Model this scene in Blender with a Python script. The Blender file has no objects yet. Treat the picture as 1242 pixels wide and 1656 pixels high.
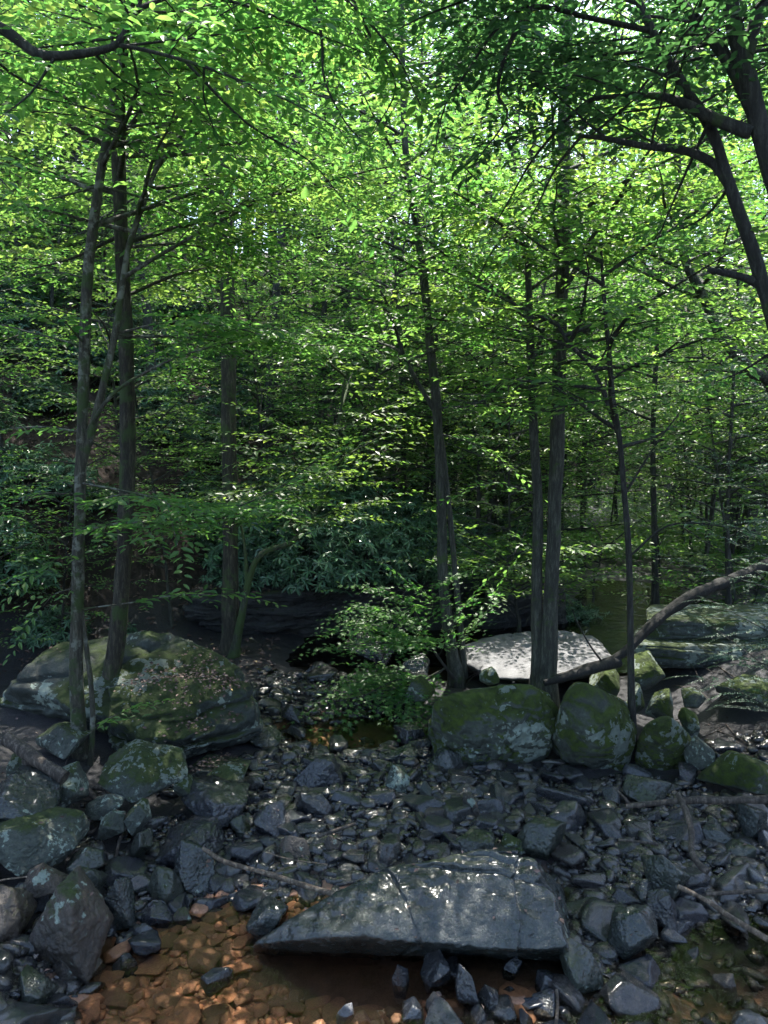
import bpy, bmesh, math, random
import numpy as np
from mathutils import Matrix, Vector
from mathutils.bvhtree import BVHTree

# ------------------------------------------------------------------ camera, sky, sun, exposure
SC = bpy.context.scene
COL = SC.collection
H = 3.2                      # eye height above the creek bed
PITCH = math.radians(-5.9)
FPX = 1244.0                 # focal length in photograph pixels
cam_d = bpy.data.cameras.new('camera')
cam = bpy.data.objects.new('camera', cam_d)
COL.objects.link(cam)
cam_d.sensor_fit = 'VERTICAL'
cam_d.sensor_height = 24.0
cam_d.lens = 24.0 * FPX / 1656
cam_d.clip_start = 0.05
cam_d.clip_end = 2000
cam.location = (0, 0, H)
cam.rotation_euler = (math.radians(90) + PITCH, 0, 0)
SC.camera = cam

SUN_EL, SUN_AZ = math.radians(62), math.radians(10)     # azimuth clockwise from +Y (ahead of the camera)
world = bpy.data.worlds.new('World')
SC.world = world
world.use_nodes = True
wn = world.node_tree.nodes
sky = wn.new('ShaderNodeTexSky')
sky.sky_type = 'NISHITA'
sky.sun_disc = False
sky.sun_elevation = SUN_EL
sky.sun_rotation = SUN_AZ
sky.air_density = 1.0
sky.dust_density = 2.0
world.node_tree.links.new(sky.outputs[0], wn['Background'].inputs[0])
wn['Background'].inputs[1].default_value = 0.15
sun_d = bpy.data.lights.new('sun', 'SUN')
sun_d.energy = 5.0
sun_d.angle = math.radians(0.5)
sun_d.color = (1.0, 0.95, 0.86)
sun = bpy.data.objects.new('sun', sun_d)
COL.objects.link(sun)
sdir = Vector((math.sin(SUN_AZ) * math.cos(SUN_EL), math.cos(SUN_AZ) * math.cos(SUN_EL), math.sin(SUN_EL)))
sun.rotation_euler = sdir.to_track_quat('Z', 'Y').to_euler()
SC.view_settings.view_transform = 'Standard'
SC.view_settings.look = 'None'
SC.view_settings.gamma = 1.0
SC.view_settings.exposure = 2.1
SC.render.engine = 'CYCLES'
SC.cycles.max_bounces = 7
SC.cycles.diffuse_bounces = 3
SC.cycles.glossy_bounces = 3
SC.cycles.transmission_bounces = 5
SC.cycles.transparent_max_bounces = 10
SC.cycles.caustics_reflective = False
SC.cycles.caustics_refractive = False
SC.cycles.sample_clamp_indirect = 6.0

# ------------------------------------------------------------------ small maths
cp, sp = math.cos(PITCH), math.sin(PITCH)
def ray(px, py):
    u, v = (px - 621) / FPX, (828 - py) / FPX
    return np.array((u, cp - v * sp, sp + v * cp))
def atY(px, py, Y):
    d = ray(px, py); t = Y / d[1]
    return np.array((d[0] * t, Y, H + d[2] * t))
def atZ(px, py, z):
    d = ray(px, py); t = (z - H) / d[2]
    return np.array((d[0] * t, d[1] * t, z))
def proj(p):
    x, y, z = p[0], p[1], p[2] - H
    f = y * cp + z * sp
    if f < 0.05: return (-9999, -9999)
    return (621 + FPX * x / f, 828 - FPX * (-y * sp + z * cp) / f)
_T = np.random.default_rng(5).random((64, 64, 64)).astype(np.float32)
def vnoise(p):
    p = np.asarray(p, float); i = np.floor(p).astype(int); f = p - i; f = f * f * (3 - 2 * f)
    i0 = i & 63; i1 = (i + 1) & 63
    r = 0
    for a in (0, 1):
        for b in (0, 1):
            for c in (0, 1):
                w = (f[:, 0] if a else 1 - f[:, 0]) * (f[:, 1] if b else 1 - f[:, 1]) * (f[:, 2] if c else 1 - f[:, 2])
                r = r + w * _T[(i1 if a else i0)[:, 0], (i1 if b else i0)[:, 1], (i1 if c else i0)[:, 2]]
    return r * 2 - 1
def fbm(p, o=4):
    p = np.asarray(p, float); r = 0; a = 1.0; s = 0
    for k in range(o):
        r = r + a * vnoise(p * 2 ** k + 17.3 * k); s += a; a *= 0.5
    return r / s
def sstep(a, b, x):
    t = np.clip((np.asarray(x, float) - a) / (b - a), 0, 1)
    return t * t * (3 - 2 * t)

# ------------------------------------------------------------------ terrain height
def gauss(x, y, cx, cy, rx, ry, a=0.0):
    ca, sa = math.cos(a), math.sin(a)
    dx, dy = x - cx, y - cy
    u, v = (dx * ca + dy * sa) / rx, (-dx * sa + dy * ca) / ry
    return np.exp(-(u * u + v * v))
def hbase(x, y):
    x = np.asarray(x, float); y = np.asarray(y, float)
    q = np.stack([x, y, 0 * x], -1).reshape(-1, 3)
    n1 = fbm(q * 0.9, 3).reshape(x.shape); n2 = fbm(q * 0.13 + 9, 3).reshape(x.shape)
    h = 0.07 + 0.05 * n1
    # pools of the foreground
    h = h - 0.30 * gauss(x, y, -0.75, 4.15, 1.15, 0.95) - 0.13 * gauss(x, y, 0.3, 3.7, 1.0, 0.6)
    h = h - 0.30 * gauss(x, y, 2.3, 4.0, 0.85, 0.85) - 0.12 * gauss(x, y, 1.15, 5.1, 0.28, 0.25)
    h = h - 0.32 * gauss(x, y, -0.4, 8.0, 0.75, 0.55)
    # bars and banks
    h = h + 0.05 * gauss(x, y, 1.6, 5.6, 1.6, 0.7)
    h = h + 0.34 * sstep(-1.9, -3.4, x) * sstep(4.0, 6.2, y) * sstep(9.4, 7.4, y)
    h = h + 0.25 * sstep(-1.5, -2.4, x) * sstep(5.5, 3.0, y)
    h = h + 0.55 * sstep(2.9, 4.6, x) * sstep(6.0, 8.0, y) * sstep(12.5, 10, y)
    # channel behind the boulders, and the far pool on the right
    h = h - 0.35 * sstep(9.4, 10.6, y) * sstep(13.6, 12.2, y - 0.25 * x) * sstep(-2.0, 0.0, x)
    # left hillside
    d = -0.947 * (x + 2.0) + 0.322 * (y - 11.2)
    hill = np.clip(d, 0, None)
    hillL = 0.78 * hill * sstep(0, 3, hill) + 0.25 * n1 * sstep(0, 2, hill) + 2.2 * n2 * sstep(2, 10, hill)
    hillL = hillL * sstep(9.6, 12.5, y + np.clip(-x - 4.5, 0, 9) * 0.8)
    hillL = 26 * np.tanh(hillL / 26)
    # right side: valley floor with the creek, then the far slope
    xr = 9.0 + 0.25 * np.clip(y - 12, 0, 60)
    hr = np.clip((x - xr) * 0.8 , 0, None)
    hillR = 0.65 * hr * sstep(0, 4, hr) + 1.2 * n2 * sstep(2, 8, hr)
    far = 0.55 * np.clip(y - 34 - 0.5 * np.clip(x, 0, 40) * 0.3, 0, None)
    far = 30 * np.tanh(far / 30)
    hillR = 24 * np.tanh(hillR / 24)
    h = h + np.maximum(np.maximum(hillL, hillR), far * sstep(-30, 0, x + y)) 
    # far creek on the valley floor
    cx = 4.2 + 0.34 * (y - 13)
    ch = np.exp(-((x - cx) / (0.8 + 0.02 * np.clip(y - 13, 0, 40))) ** 2) * sstep(11.2, 12.6, y) * sstep(19, 15, y)
    h = h * (1 - 0.9 * ch) + ch * (-0.35)
    vf = sstep(12, 15, y) * (1 - ch)
    h = h + 0.35 * vf * sstep(1.6, 3.2, np.abs(x - cx)) 
    return h

# ------------------------------------------------------------------ mesh building
class MB:
    def __init__(s): s.v = []; s.f3 = []; s.f4 = []; s.r = []; s.n = 0
    def add(s, v, f3=None, f4=None, rnd=0.5):
        v = np.asarray(v, np.float32).reshape(-1, 3)
        if f3 is not None and len(f3): s.f3.append(np.asarray(f3, np.int64).reshape(-1, 3) + s.n)
        if f4 is not None and len(f4): s.f4.append(np.asarray(f4, np.int64).reshape(-1, 4) + s.n)
        s.v.append(v); s.r.append(np.broadcast_to(np.asarray(rnd, np.float32), (len(v),)))
        s.n += len(v)
    def mesh(s, name, mat, smooth=False):
        me = bpy.data.meshes.new(name)
        v = np.concatenate(s.v); r = np.concatenate(s.r)
        f3 = np.concatenate(s.f3) if s.f3 else np.zeros((0, 3), np.int64)
        f4 = np.concatenate(s.f4) if s.f4 else np.zeros((0, 4), np.int64)
        me.vertices.add(len(v)); me.vertices.foreach_set('co', v.ravel())
        loops = np.concatenate([f3.ravel(), f4.ravel()]).astype(np.int32)
        me.loops.add(len(loops)); me.loops.foreach_set('vertex_index', loops)
        st = np.concatenate([np.arange(len(f3)) * 3, len(f3) * 3 + np.arange(len(f4)) * 4]).astype(np.int32)
        me.polygons.add(len(st)); me.polygons.foreach_set('loop_start', st)
        me.update(calc_edges=True)
        me.polygons.foreach_set('use_smooth', np.full(len(st), smooth))
        a = me.attributes.new('rnd', 'FLOAT', 'POINT'); a.data.foreach_set('value', r.astype(np.float32))
        me.materials.append(mat)
        return me
    def obj(s, name, mat, parent=None, smooth=False):
        o = bpy.data.objects.new(name, s.mesh(name, mat, smooth)); COL.objects.link(o)
        o.parent = parent
        return o
def tag(o, label, cat, group=None, kind=None):
    if label and len(label.replace('-', ' ').split()) > 16: print('LONG', label)
    if label: o['label'] = label
    if cat: o['category'] = cat
    if group: o['group'] = group
    if kind: o['kind'] = kind
    return o
def empty(name, loc):
    o = bpy.data.objects.new(name, None); COL.objects.link(o); o.location = loc
    o.empty_display_size = 0.2
    return o
def local(mb, origin):
    o = np.asarray(origin, np.float32)
    mb.v = [v - o for v in mb.v]
    return mb
def copy_tree(root, loc, rz, sc, label=None, group=None):
    r = root.copy(); COL.objects.link(r)
    r.location = loc; r.rotation_euler = (0, 0, rz); r.scale = sc if hasattr(sc, '__len__') else (sc, sc, sc)
    if label: r['label'] = label
    if group: r['group'] = group
    for ch in root.children:
        c = ch.copy(); COL.objects.link(c); c.parent = r
        for g in ch.children:
            d = g.copy(); COL.objects.link(d); d.parent = c
    return r

# ------------------------------------------------------------------ materials
def newmat(name):
    m = bpy.data.materials.new(name); m.use_nodes = True
    nt = m.node_tree; nt.nodes.clear()
    out = nt.nodes.new('ShaderNodeOutputMaterial')
    return m, nt, out
class G:
    def __init__(s, nt): s.nt = nt
    def n(s, t, **k):
        x = s.nt.nodes.new('ShaderNode' + t)
        for a, b in k.items(): setattr(x, a, b)
        return x
    def l(s, a, b): s.nt.links.new(a, b)
    def val(s, sock, v):
        if isinstance(v, bpy.types.NodeSocket): s.l(v, sock)
        else: sock.default_value = v
    def noise(s, co, scale, det=6, rough=0.6, dist=0.0):
        x = s.n('TexNoise'); s.l(co, x.inputs['Vector']); x.inputs['Scale'].default_value = scale
        x.inputs['Detail'].default_value = det; x.inputs['Roughness'].default_value = rough; x.inputs['Distortion'].default_value = dist
        return x.outputs['Fac']
    def ramp(s, f, pts):
        x = s.n('ValToRGB'); s.l(f, x.inputs[0]); e = x.color_ramp.elements
        while len(e) > 1: e.remove(e[-1])
        e[0].position = pts[0][0]; e[0].color = c4(pts[0][1])
        for p, c in pts[1:]:
            k = e.new(p); k.color = c4(c)
        return x.outputs[0]
    def mix(s, f, a, b):
        x = s.n('Mix', data_type='RGBA'); s.val(x.inputs[0], f); s.val(x.inputs[6], a); s.val(x.inputs[7], b)
        return x.outputs[2]
    def math(s, op, a, b=0.0, c=None, clamp=False):
        x = s.n('Math', operation=op); x.use_clamp = clamp
        s.val(x.inputs[0], a); s.val(x.inputs[1], b)
        if c is not None: s.val(x.inputs[2], c)
        return x.outputs[0]
    def mr(s, f, a, b, c=0.0, d=1.0):
        x = s.n('MapRange'); s.val(x.inputs[0], f)
        for i, v in enumerate((a, b, c, d)): x.inputs[i + 1].default_value = v
        return x.outputs[0]
    def bump(s, h, st, dist, nrm=None):
        x = s.n('Bump'); s.l(h, x.inputs['Height']); x.inputs['Strength'].default_value = st; x.inputs['Distance'].default_value = dist
        if nrm: s.l(nrm, x.inputs['Normal'])
        return x.outputs[0]
def c4(c): return (c[0], c[1], c[2], 1.0) if hasattr(c, '__len__') else (c, c, c, 1.0)

def rock_mat(name, dark, light, rough=(0.3, 0.6), moss=0.0, lichen=0.0, moss_c=((0.018, 0.032, 0.006), (0.06, 0.095, 0.015)), lic_c=(0.24, 0.29, 0.25),
             bump=0.02, strata=0.0, scale=1.0, perobj=False, tint=None, lic_scale=3.0):
    m, nt, out = newmat(name); g = G(nt)
    tc = g.n('TexCoord'); oi = g.n('ObjectInfo')
    add = g.n('VectorMath', operation='ADD'); g.l(tc.outputs['Object'], add.inputs[0])
    sc = g.n('VectorMath', operation='SCALE'); cmb = g.n('CombineXYZ')
    g.l(oi.outputs['Random'], cmb.inputs[0]); g.l(oi.outputs['Random'], cmb.inputs[1])
    g.l(cmb.outputs[0], sc.inputs[0]); sc.inputs['Scale'].default_value = 37.0
    g.l(sc.outputs[0], add.inputs[1]); co = add.outputs[0]
    n1 = g.noise(co, 3.5 * scale, 8, 0.65); n2 = g.noise(co, 22 * scale, 6, 0.7); n3 = g.noise(co, 1.3 * scale, 4, 0.5); n5 = g.noise(co, 60, 4, 0.75)
    base = g.ramp(n1, [(0.3, dark), (0.7, light)])
    if tint:
        r = g.ramp(oi.outputs['Random'], tint)
        x = g.n('Mix', data_type='RGBA'); x.blend_type = 'MULTIPLY'; x.inputs[0].default_value = 1.0
        g.l(base, x.inputs[6]); g.l(r, x.inputs[7]); base = x.outputs[2]
    # speckle
    base = g.mix(g.mr(n2, 0.52, 0.72, 0, 0.55), base, c4([v * 1.9 for v in light]))
    base = g.mix(g.mr(n5, 0.5, 0.3, 0, 0.7), base, c4([v * 0.6 for v in dark]))
    hgt = g.math('ADD', g.math('ADD', g.math('MULTIPLY', n1, 1.0), g.math('MULTIPLY', n2, 0.6)), g.math('MULTIPLY', n5, 0.35))
    if strata:
        sx = g.n('SeparateXYZ'); g.l(co, sx.inputs[0])
        z = g.math('ADD', g.math('MULTIPLY', sx.outputs[2], strata), g.math('MULTIPLY', n3, 1.6))
        w = g.noise(g_comb(g, z), 1.0, 4, 0.6)
        hgt = g.math('ADD', hgt, g.math('MULTIPLY', w, 2.0))
    rough_s = g.mr(n2, 0.3, 0.7, rough[0], rough[1])
    if moss > 0:
        geo = g.n('NewGeometry'); sx = g.n('SeparateXYZ'); g.l(geo.outputs['Normal'], sx.inputs[0])
        up = g.math('ADD', g.math('MULTIPLY', sx.outputs[2], 0.35), g.math('MULTIPLY', n3, 1.6))
        up = g.math('ADD', up, g.math('MULTIPLY', n1, 0.8))
        mask = g.mr(up, 1.75 - moss, 1.95 - moss)
        mf = g.noise(co, 14 * scale, 5, 0.7)
        mc = g.ramp(mf, [(0.3, moss_c[0]), (0.72, moss_c[1])])
        base = g.mix(mask, base, mc)
        rough_s = g.mix(mask, g.n_rgb(rough_s) if False else rough_s, (0.95, 0.95, 0.95, 1))
        hgt = g.math('ADD', hgt, g.math('MULTIPLY', g.math('MULTIPLY', mask, g.noise(co, 55, 4, 0.85)), 2.2))
    if lichen > 0:
        l1 = g.noise(co, lic_scale, 3, 0.5, 0.4); l2 = g.noise(co, lic_scale * 5.5, 4, 0.6)
        lm = g.math('ADD', g.math('MULTIPLY', l1, 0.55), g.math('MULTIPLY', l2, 0.45))
        mask = g.mr(lm, 0.66 - 0.16 * lichen, 0.675 - 0.16 * lichen)
        base = g.mix(mask, base, g.ramp(n2, [(0.3, [v * 0.6 for v in lic_c]), (0.7, lic_c)]))
        rough_s = g.mix(mask, rough_s, (0.9, 0.9, 0.9, 1))
    b = g.n('BsdfPrincipled'); g.l(base, b.inputs['Base Color']); g.l(rough_s, b.inputs['Roughness'])
    b.inputs['Specular IOR Level'].default_value = 0.5
    if rough[0] < 0.2:
        b.inputs['Specular IOR Level'].default_value = 0.35; b.inputs['Coat Weight'].default_value = 0.6; b.inputs['Coat Roughness'].default_value = 0.17; b.inputs['Coat IOR'].default_value = 1.5
    g.l(g.bump(hgt, 0.9, bump), b.inputs['Normal'])
    g.l(b.outputs[0], out.inputs[0])
    return m
def g_comb(g, z):
    c = g.n('CombineXYZ'); g.l(z, c.inputs[2]); return c.outputs[0]

def leaf_mat(name, refl, trans, hue=0.03, rough=0.45, tf=0.5):
    m, nt, out = newmat(name); g = G(nt)
    at = g.n('Attribute'); at.attribute_name = 'rnd'; oi = g.n('ObjectInfo')
    r = at.outputs['Fac']
    def vary(c):
        hs = g.n('HueSaturation'); hs.inputs['Color'].default_value = c4(c)
        g.l(g.math('ADD', g.mr(r, 0, 1, 0.5 - hue, 0.5 + hue * 0.6), g.mr(oi.outputs['Random'], 0, 1, -hue * 0.5, hue * 0.5)), hs.inputs['Hue'])
        g.l(g.mr(r, 0, 1, 1.45, 0.55), hs.inputs['Value'])
        return hs.outputs[0]
    b = g.n('BsdfPrincipled'); g.l(vary(refl), b.inputs['Base Color']); b.inputs['Roughness'].default_value = rough
    t = g.n('BsdfTranslucent'); g.l(vary(trans), t.inputs['Color'])
    mx = g.n('MixShader'); mx.inputs[0].default_value = tf
    g.l(b.outputs[0], mx.inputs[1]); g.l(t.outputs[0], mx.inputs[2]); g.l(mx.outputs[0], out.inputs[0])
    return m
def bark_mat(name, dark, light, patch=None, moss=0.0, sc=1.0):
    m, nt, out = newmat(name); g = G(nt)
    tc = g.n('TexCoord'); mp = g.n('Mapping'); g.l(tc.outputs['Object'], mp.inputs[0]); mp.inputs['Scale'].default_value = (1, 1, 0.16)
    n1 = g.noise(mp.outputs[0], 30 * sc, 6, 0.8); n2 = g.noise(tc.outputs['Object'], 5, 5, 0.6)
    base = g.ramp(n1, [(0.38, [v * 0.5 for v in dark]), (0.5, dark), (0.64, light)])
    if patch:
        n4 = g.noise(tc.outputs['Object'], 9, 4, 0.6)
        base = g.mix(g.mr(n4, 0.52, 0.60, 0, 0.8), base, c4(patch))
    if moss:
        base = g.mix(g.mr(n2, 0.62 - moss, 0.72 - moss), base, (0.035, 0.06, 0.014, 1))
    b = g.n('BsdfPrincipled'); g.l(base, b.inputs['Base Color']); b.inputs['Roughness'].default_value = 0.85
    g.l(g.bump(g.math('ADD', n1, n2), 1.0, 0.03), b.inputs['Normal'])
    g.l(b.outputs[0], out.inputs[0])
    return m

M = {}
M['charcoal'] = rock_mat('wet_charcoal_stone', (0.005, 0.006, 0.0075), (0.024, 0.027, 0.033), (0.06, 0.32), bump=0.012, scale=2.2,
    tint=[(0.0, (0.8, 0.9, 1.1)), (0.35, (1.0, 1.05, 1.15)), (0.6, (1.3, 1.25, 1.2)), (0.8, (1.2, 1.3, 1.0)), (0.9, (2.6, 2.0, 1.5)), (0.95, (2.2, 2.3, 2.4)), (1.0, (3.2, 3.1, 3.0))])
M['gravel'] = rock_mat('fine_gravel', (0.005, 0.006, 0.0075), (0.024, 0.027, 0.033), (0.07, 0.36), bump=0.008, scale=4)
M['slab'] = rock_mat('wet_slab_stone', (0.008, 0.0115, 0.0115), (0.028, 0.036, 0.036), (0.10, 0.34), moss=0.12, lichen=0.05, bump=0.03, scale=0.9, moss_c=((0.02, 0.03, 0.012), (0.04, 0.055, 0.02)))
M['wet'] = rock_mat('wet_bedrock', (0.007, 0.008, 0.010), (0.028, 0.031, 0.037), (0.06, 0.28), bump=0.03, scale=0.8)
M['tinge'] = rock_mat('moss_tinged_stone', (0.009, 0.013, 0.010), (0.034, 0.042, 0.034), (0.19, 0.45), moss=0.28, lichen=0.25, bump=0.03, scale=1.0, moss_c=((0.016, 0.028, 0.006), (0.045, 0.07, 0.012)))
M['mossy'] = rock_mat('mossy_stone', (0.025, 0.032, 0.026), (0.075, 0.09, 0.075), (0.6, 0.9), moss=0.66, lichen=0.75, bump=0.03, scale=0.8, moss_c=((0.014, 0.026, 0.003), (0.08, 0.125, 0.010)), lic_scale=2.4)
M['bigmossy'] = rock_mat('lichened_boulder_stone', (0.014, 0.019, 0.016), (0.05, 0.064, 0.058), (0.5, 0.85), moss=0.45, lichen=0.6, bump=0.04, scale=0.6, lic_scale=2.6)
M['lichened'] = rock_mat('lichened_stone', (0.02, 0.026, 0.022), (0.075, 0.088, 0.075), (0.5, 0.9), moss=0.38, lichen=0.72, bump=0.03, scale=1.2, lic_scale=5)
M['ledge'] = rock_mat('ledge_stone', (0.018, 0.025, 0.024), (0.075, 0.095, 0.088), (0.5, 0.9), moss=0.55, lichen=0.9, bump=0.05, strata=7, scale=0.7, lic_scale=2.5)
M['darkledge'] = rock_mat('dark_ledge_stone', (0.010, 0.011, 0.012), (0.03, 0.033, 0.036), (0.3, 0.6), moss=0.1, bump=0.06, strata=6, scale=0.6)
M['pale'] = rock_mat('pale_dry_sandstone', (0.06, 0.06, 0.065), (0.145, 0.145, 0.155), (0.6, 0.9), bump=0.02, scale=1.0)
M['brown'] = rock_mat('rusty_stone', (0.016, 0.016, 0.015), (0.07, 0.054, 0.042), (0.25, 0.6), moss=0.12, lichen=0.42, bump=0.03, scale=0.8)
M['amber'] = rock_mat('iron_stained_stone', (0.15, 0.085, 0.056), (0.35, 0.195, 0.13), (0.4, 0.8), bump=0.008, scale=2.0,
    tint=[(0.0, (0.55, 0.6, 0.6)), (0.4, (1.0, 0.95, 0.9)), (0.8, (1.15, 1.0, 0.9)), (1.0, (1.4, 1.25, 1.1))])
M['reddish'] = rock_mat('reddish_stone', (0.10, 0.06, 0.05), (0.30, 0.20, 0.17), (0.3, 0.6), bump=0.01, scale=2.0,
    tint=[(0.0, (0.7, 0.6, 0.7)), (0.5, (1.0, 0.9, 0.85)), (1.0, (1.5, 1.4, 1.2))])

def ground_mat():
    m, nt, out = newmat('forest_ground'); g = G(nt)
    tc = g.n('TexCoord'); co = tc.outputs['Object']
    at = g.n('Attribute'); at.attribute_name = 'zone'       # 0 creek bed, 1 hillside
    am = g.n('Attribute'); am.attribute_name = 'iron'
    n1 = g.noise(co, 9, 8, 0.7); n2 = g.noise(co, 60, 4, 0.7); n3 = g.noise(co, 0.8, 4, 0.6)
    bed = g.ramp(n2, [(0.3, (0.010, 0.010, 0.012)), (0.75, (0.045, 0.045, 0.05))])
    amb = g.ramp(n1, [(0.3, (0.12, 0.07, 0.046)), (0.7, (0.24, 0.14, 0.095))])
    vor = g.n('TexVoronoi'); g.l(co, vor.inputs['Vector']); vor.inputs['Scale'].default_value = 14
    lit = g.ramp(vor.outputs['Color'], [(0.1, (0.022, 0.014, 0.011)), (0.5, (0.045, 0.028, 0.023)), (0.9, (0.09, 0.06, 0.05))])
    lit = g.mix(g.mr(n3, 0.45, 0.65), lit, (0.018, 0.013, 0.01, 1))
    base = g.mix(at.outputs['Fac'], g.mix(am.outputs['Fac'], bed, amb), lit)
    b = g.n('BsdfPrincipled'); g.l(base, b.inputs['Base Color']); g.l(g.mr(at.outputs['Fac'], 0, 1, 0.45, 0.9), b.inputs['Roughness'])
    g.l(g.bump(g.math('ADD', n1, n2), 1.0, 0.03), b.inputs['Normal']); g.l(b.outputs[0], out.inputs[0])
    return m
M['ground'] = ground_mat()
def water_mat(name, tint, rip=0.004, sc=6.0, rough=0.01):
    m, nt, out = newmat(name); g = G(nt)
    tc = g.n('TexCoord'); fr = g.n('Fresnel'); fr.inputs[0].default_value = 1.33
    gl = g.n('BsdfGlossy'); gl.inputs['Roughness'].default_value = rough; gl.inputs['Color'].default_value = (1, 1, 1, 1)
    tr = g.n('BsdfTransparent'); tr.inputs[0].default_value = c4(tint)
    n = g.noise(tc.outputs['Object'], sc, 3, 0.5, 0.5)
    bp = g.bump(n, 1.0, rip); g.l(bp, gl.inputs['Normal']); g.l(bp, fr.inputs['Normal'])
    mx = g.n('MixShader'); g.l(fr.outputs[0], mx.inputs[0]); g.l(tr.outputs[0], mx.inputs[1]); g.l(gl.outputs[0], mx.inputs[2])
    g.l(mx.outputs[0], out.inputs[0]); return m
M['water'] = water_mat('clear_amber_water', (0.93, 0.85, 0.74), 0.014, 5.0)
M['poolwater'] = water_mat('deep_pool_water', (0.16, 0.14, 0.07), 0.02, 4.0)
M['leaf_bright'] = leaf_mat('bright_beech_leaf', (0.07, 0.145, 0.04), (0.185, 0.41, 0.075), 0.04, 0.46, 0.5)
M['leaf_mid'] = leaf_mat('mid_green_leaf', (0.055, 0.13, 0.045), (0.18, 0.38, 0.06), 0.04, 0.42, 0.5)
M['leaf_shaded'] = leaf_mat('shade_tinted_leaf', (0.03, 0.08, 0.042), (0.06, 0.21, 0.055), 0.03, 0.4, 0.45)  # canopy shade put into the colour: a darker, bluer beech leaf
M['leaf_rhodo'] = leaf_mat('rhododendron_leaf', (0.07, 0.145, 0.09), (0.09, 0.21, 0.07), 0.03, 0.3, 0.2)
M['leaf_hem'] = leaf_mat('hemlock_needle', (0.04, 0.09, 0.05), (0.06, 0.14, 0.05), 0.02, 0.5, 0.25)
M['bark_pale'] = bark_mat('pale_lichened_bark', (0.045, 0.042, 0.03), (0.12, 0.115, 0.085), (0.19, 0.20, 0.165), 0.12)
M['bark_brown'] = bark_mat('brown_furrowed_bark', (0.025, 0.022, 0.015), (0.09, 0.08, 0.055), None, 0.1)
M['bark_grey'] = bark_mat('grey_bark', (0.032, 0.034, 0.028), (0.095, 0.098, 0.08), None, 0.05)
M['bark_dark'] = bark_mat('dark_wet_bark', (0.016, 0.016, 0.014), (0.055, 0.055, 0.048), None, 0.05)
M['bark_log'] = bark_mat('blackened_log_bark', (0.006, 0.006, 0.005), (0.02, 0.019, 0.017))
M['bark_moss'] = bark_mat('mossy_bark', (0.03, 0.035, 0.022), (0.08, 0.09, 0.06), None, 0.2)
M['deadwood'] = bark_mat('dead_wood', (0.05, 0.04, 0.033), (0.17, 0.14, 0.115))
M['palewood'] = bark_mat('bleached_wood', (0.10, 0.075, 0.055), (0.30, 0.24, 0.18))
def litter_mat():
    m, nt, out = newmat('dead_leaf'); g = G(nt); at = g.n('Attribute'); at.attribute_name = 'rnd'
    c = g.ramp(at.outputs['Fac'], [(0.0, (0.035, 0.02, 0.016)), (0.4, (0.085, 0.05, 0.042)), (0.8, (0.16, 0.10, 0.085)), (0.97, (0.30, 0.22, 0.17)), (1.0, (0.5, 0.38, 0.10))])
    b = g.n('BsdfPrincipled'); g.l(c, b.inputs['Base Color']); b.inputs['Roughness'].default_value = 0.7; g.l(b.outputs[0], out.inputs[0]); return m
M['litter'] = litter_mat()

# ------------------------------------------------------------------ ground and water
def make_ground():
    def axis(lo, hi, c0, c1, fine, n_out):
        mid = np.arange(c0, c1 + 1e-6, fine)
        a = c0 - (c0 - lo) * (np.linspace(0, 1, n_out + 1)[1:] ** 2.2)
        b = c1 + (hi - c1) * (np.linspace(0, 1, n_out + 1)[1:] ** 2.2)
        return np.concatenate([a[::-1], mid, b])
    X = axis(-130, 130, -7, 9, 0.06, 60); Y = axis(-60, 190, 2.4, 18, 0.06, 70)
    xx, yy = np.meshgrid(X, Y)
    hh = hbase(xx, yy)
    q = np.stack([xx, yy, 0 * xx], -1).reshape(-1, 3)
    zone = np.clip(sstep(0.45, 0.8, hh + 0.3 * fbm(q * 1.1, 2).reshape(xx.shape)) , 0, 1)
    hh = hh + (0.03 * fbm(q * 6, 3)).reshape(xx.shape)
    iron = gauss(xx, yy, -0.75, 4.0, 1.5, 1.3) + gauss(xx, yy, 0.1, 3.7, 1.1, 0.5) + gauss(xx, yy, -0.6, 8.1, 0.7, 0.5) + 0.55 * gauss(xx, yy, 2.2, 4.0, 0.9, 0.8) + 0.6 * gauss(xx, yy, 1.15, 5.1, 0.4, 0.3)
    iron = sstep(0.25, 0.6, iron)
    v = np.stack([xx, yy, hh], -1).reshape(-1, 3)
    ny, nx = xx.shape
    i = (np.arange(ny - 1)[:, None] * nx + np.arange(nx - 1)[None, :]).ravel()
    mb = MB(); mb.add(v, f4=np.stack([i, i + 1, i + nx + 1, i + nx], -1))
    o = mb.obj('ground', M['ground'], smooth=True); o['kind'] = 'structure'
    for nm, arr in (('zone', zone), ('iron', iron)):
        a = o.data.attributes.new(nm, 'FLOAT', 'POINT'); a.data.foreach_set('value', arr.ravel().astype(np.float32))
    return o
ground = make_ground()
def sheet(name, cx, cy, rx, ry, z, mat, rot=0):
    mb = MB(); n = 48
    a = np.linspace(0, 2 * np.pi, n, endpoint=False)
    ca, sa = math.cos(rot), math.sin(rot)
    u, w = rx * np.cos(a), ry * np.sin(a)
    v = np.stack([cx + u * ca - w * sa, cy + u * sa + w * ca, np.full(n, z)], -1)
    v = np.concatenate([[[cx, cy, z]], v])
    f = [(0, 1 + k, 1 + (k + 1) % n) for k in range(n)]
    mb.add(v, f3=f); o = mb.obj(name, mat); o['kind'] = 'structure'; return o
WZ = 0.0
sheet('pool_water', 0.4, 3.9, 3.4, 1.6, WZ, M['water'])
sheet('stream_water', -0.35, 8.0, 1.3, 0.8, 0.0 - 0.006, M['water'])
sheet('far_pool_water', 4.3, 13.3, 3.4, 2.2, -0.02, M['poolwater'], 1.25)
sheet('far_channel_water', 1.2, 11.4, 4.0, 1.0, -0.03, M['poolwater'], 0.1)

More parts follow.
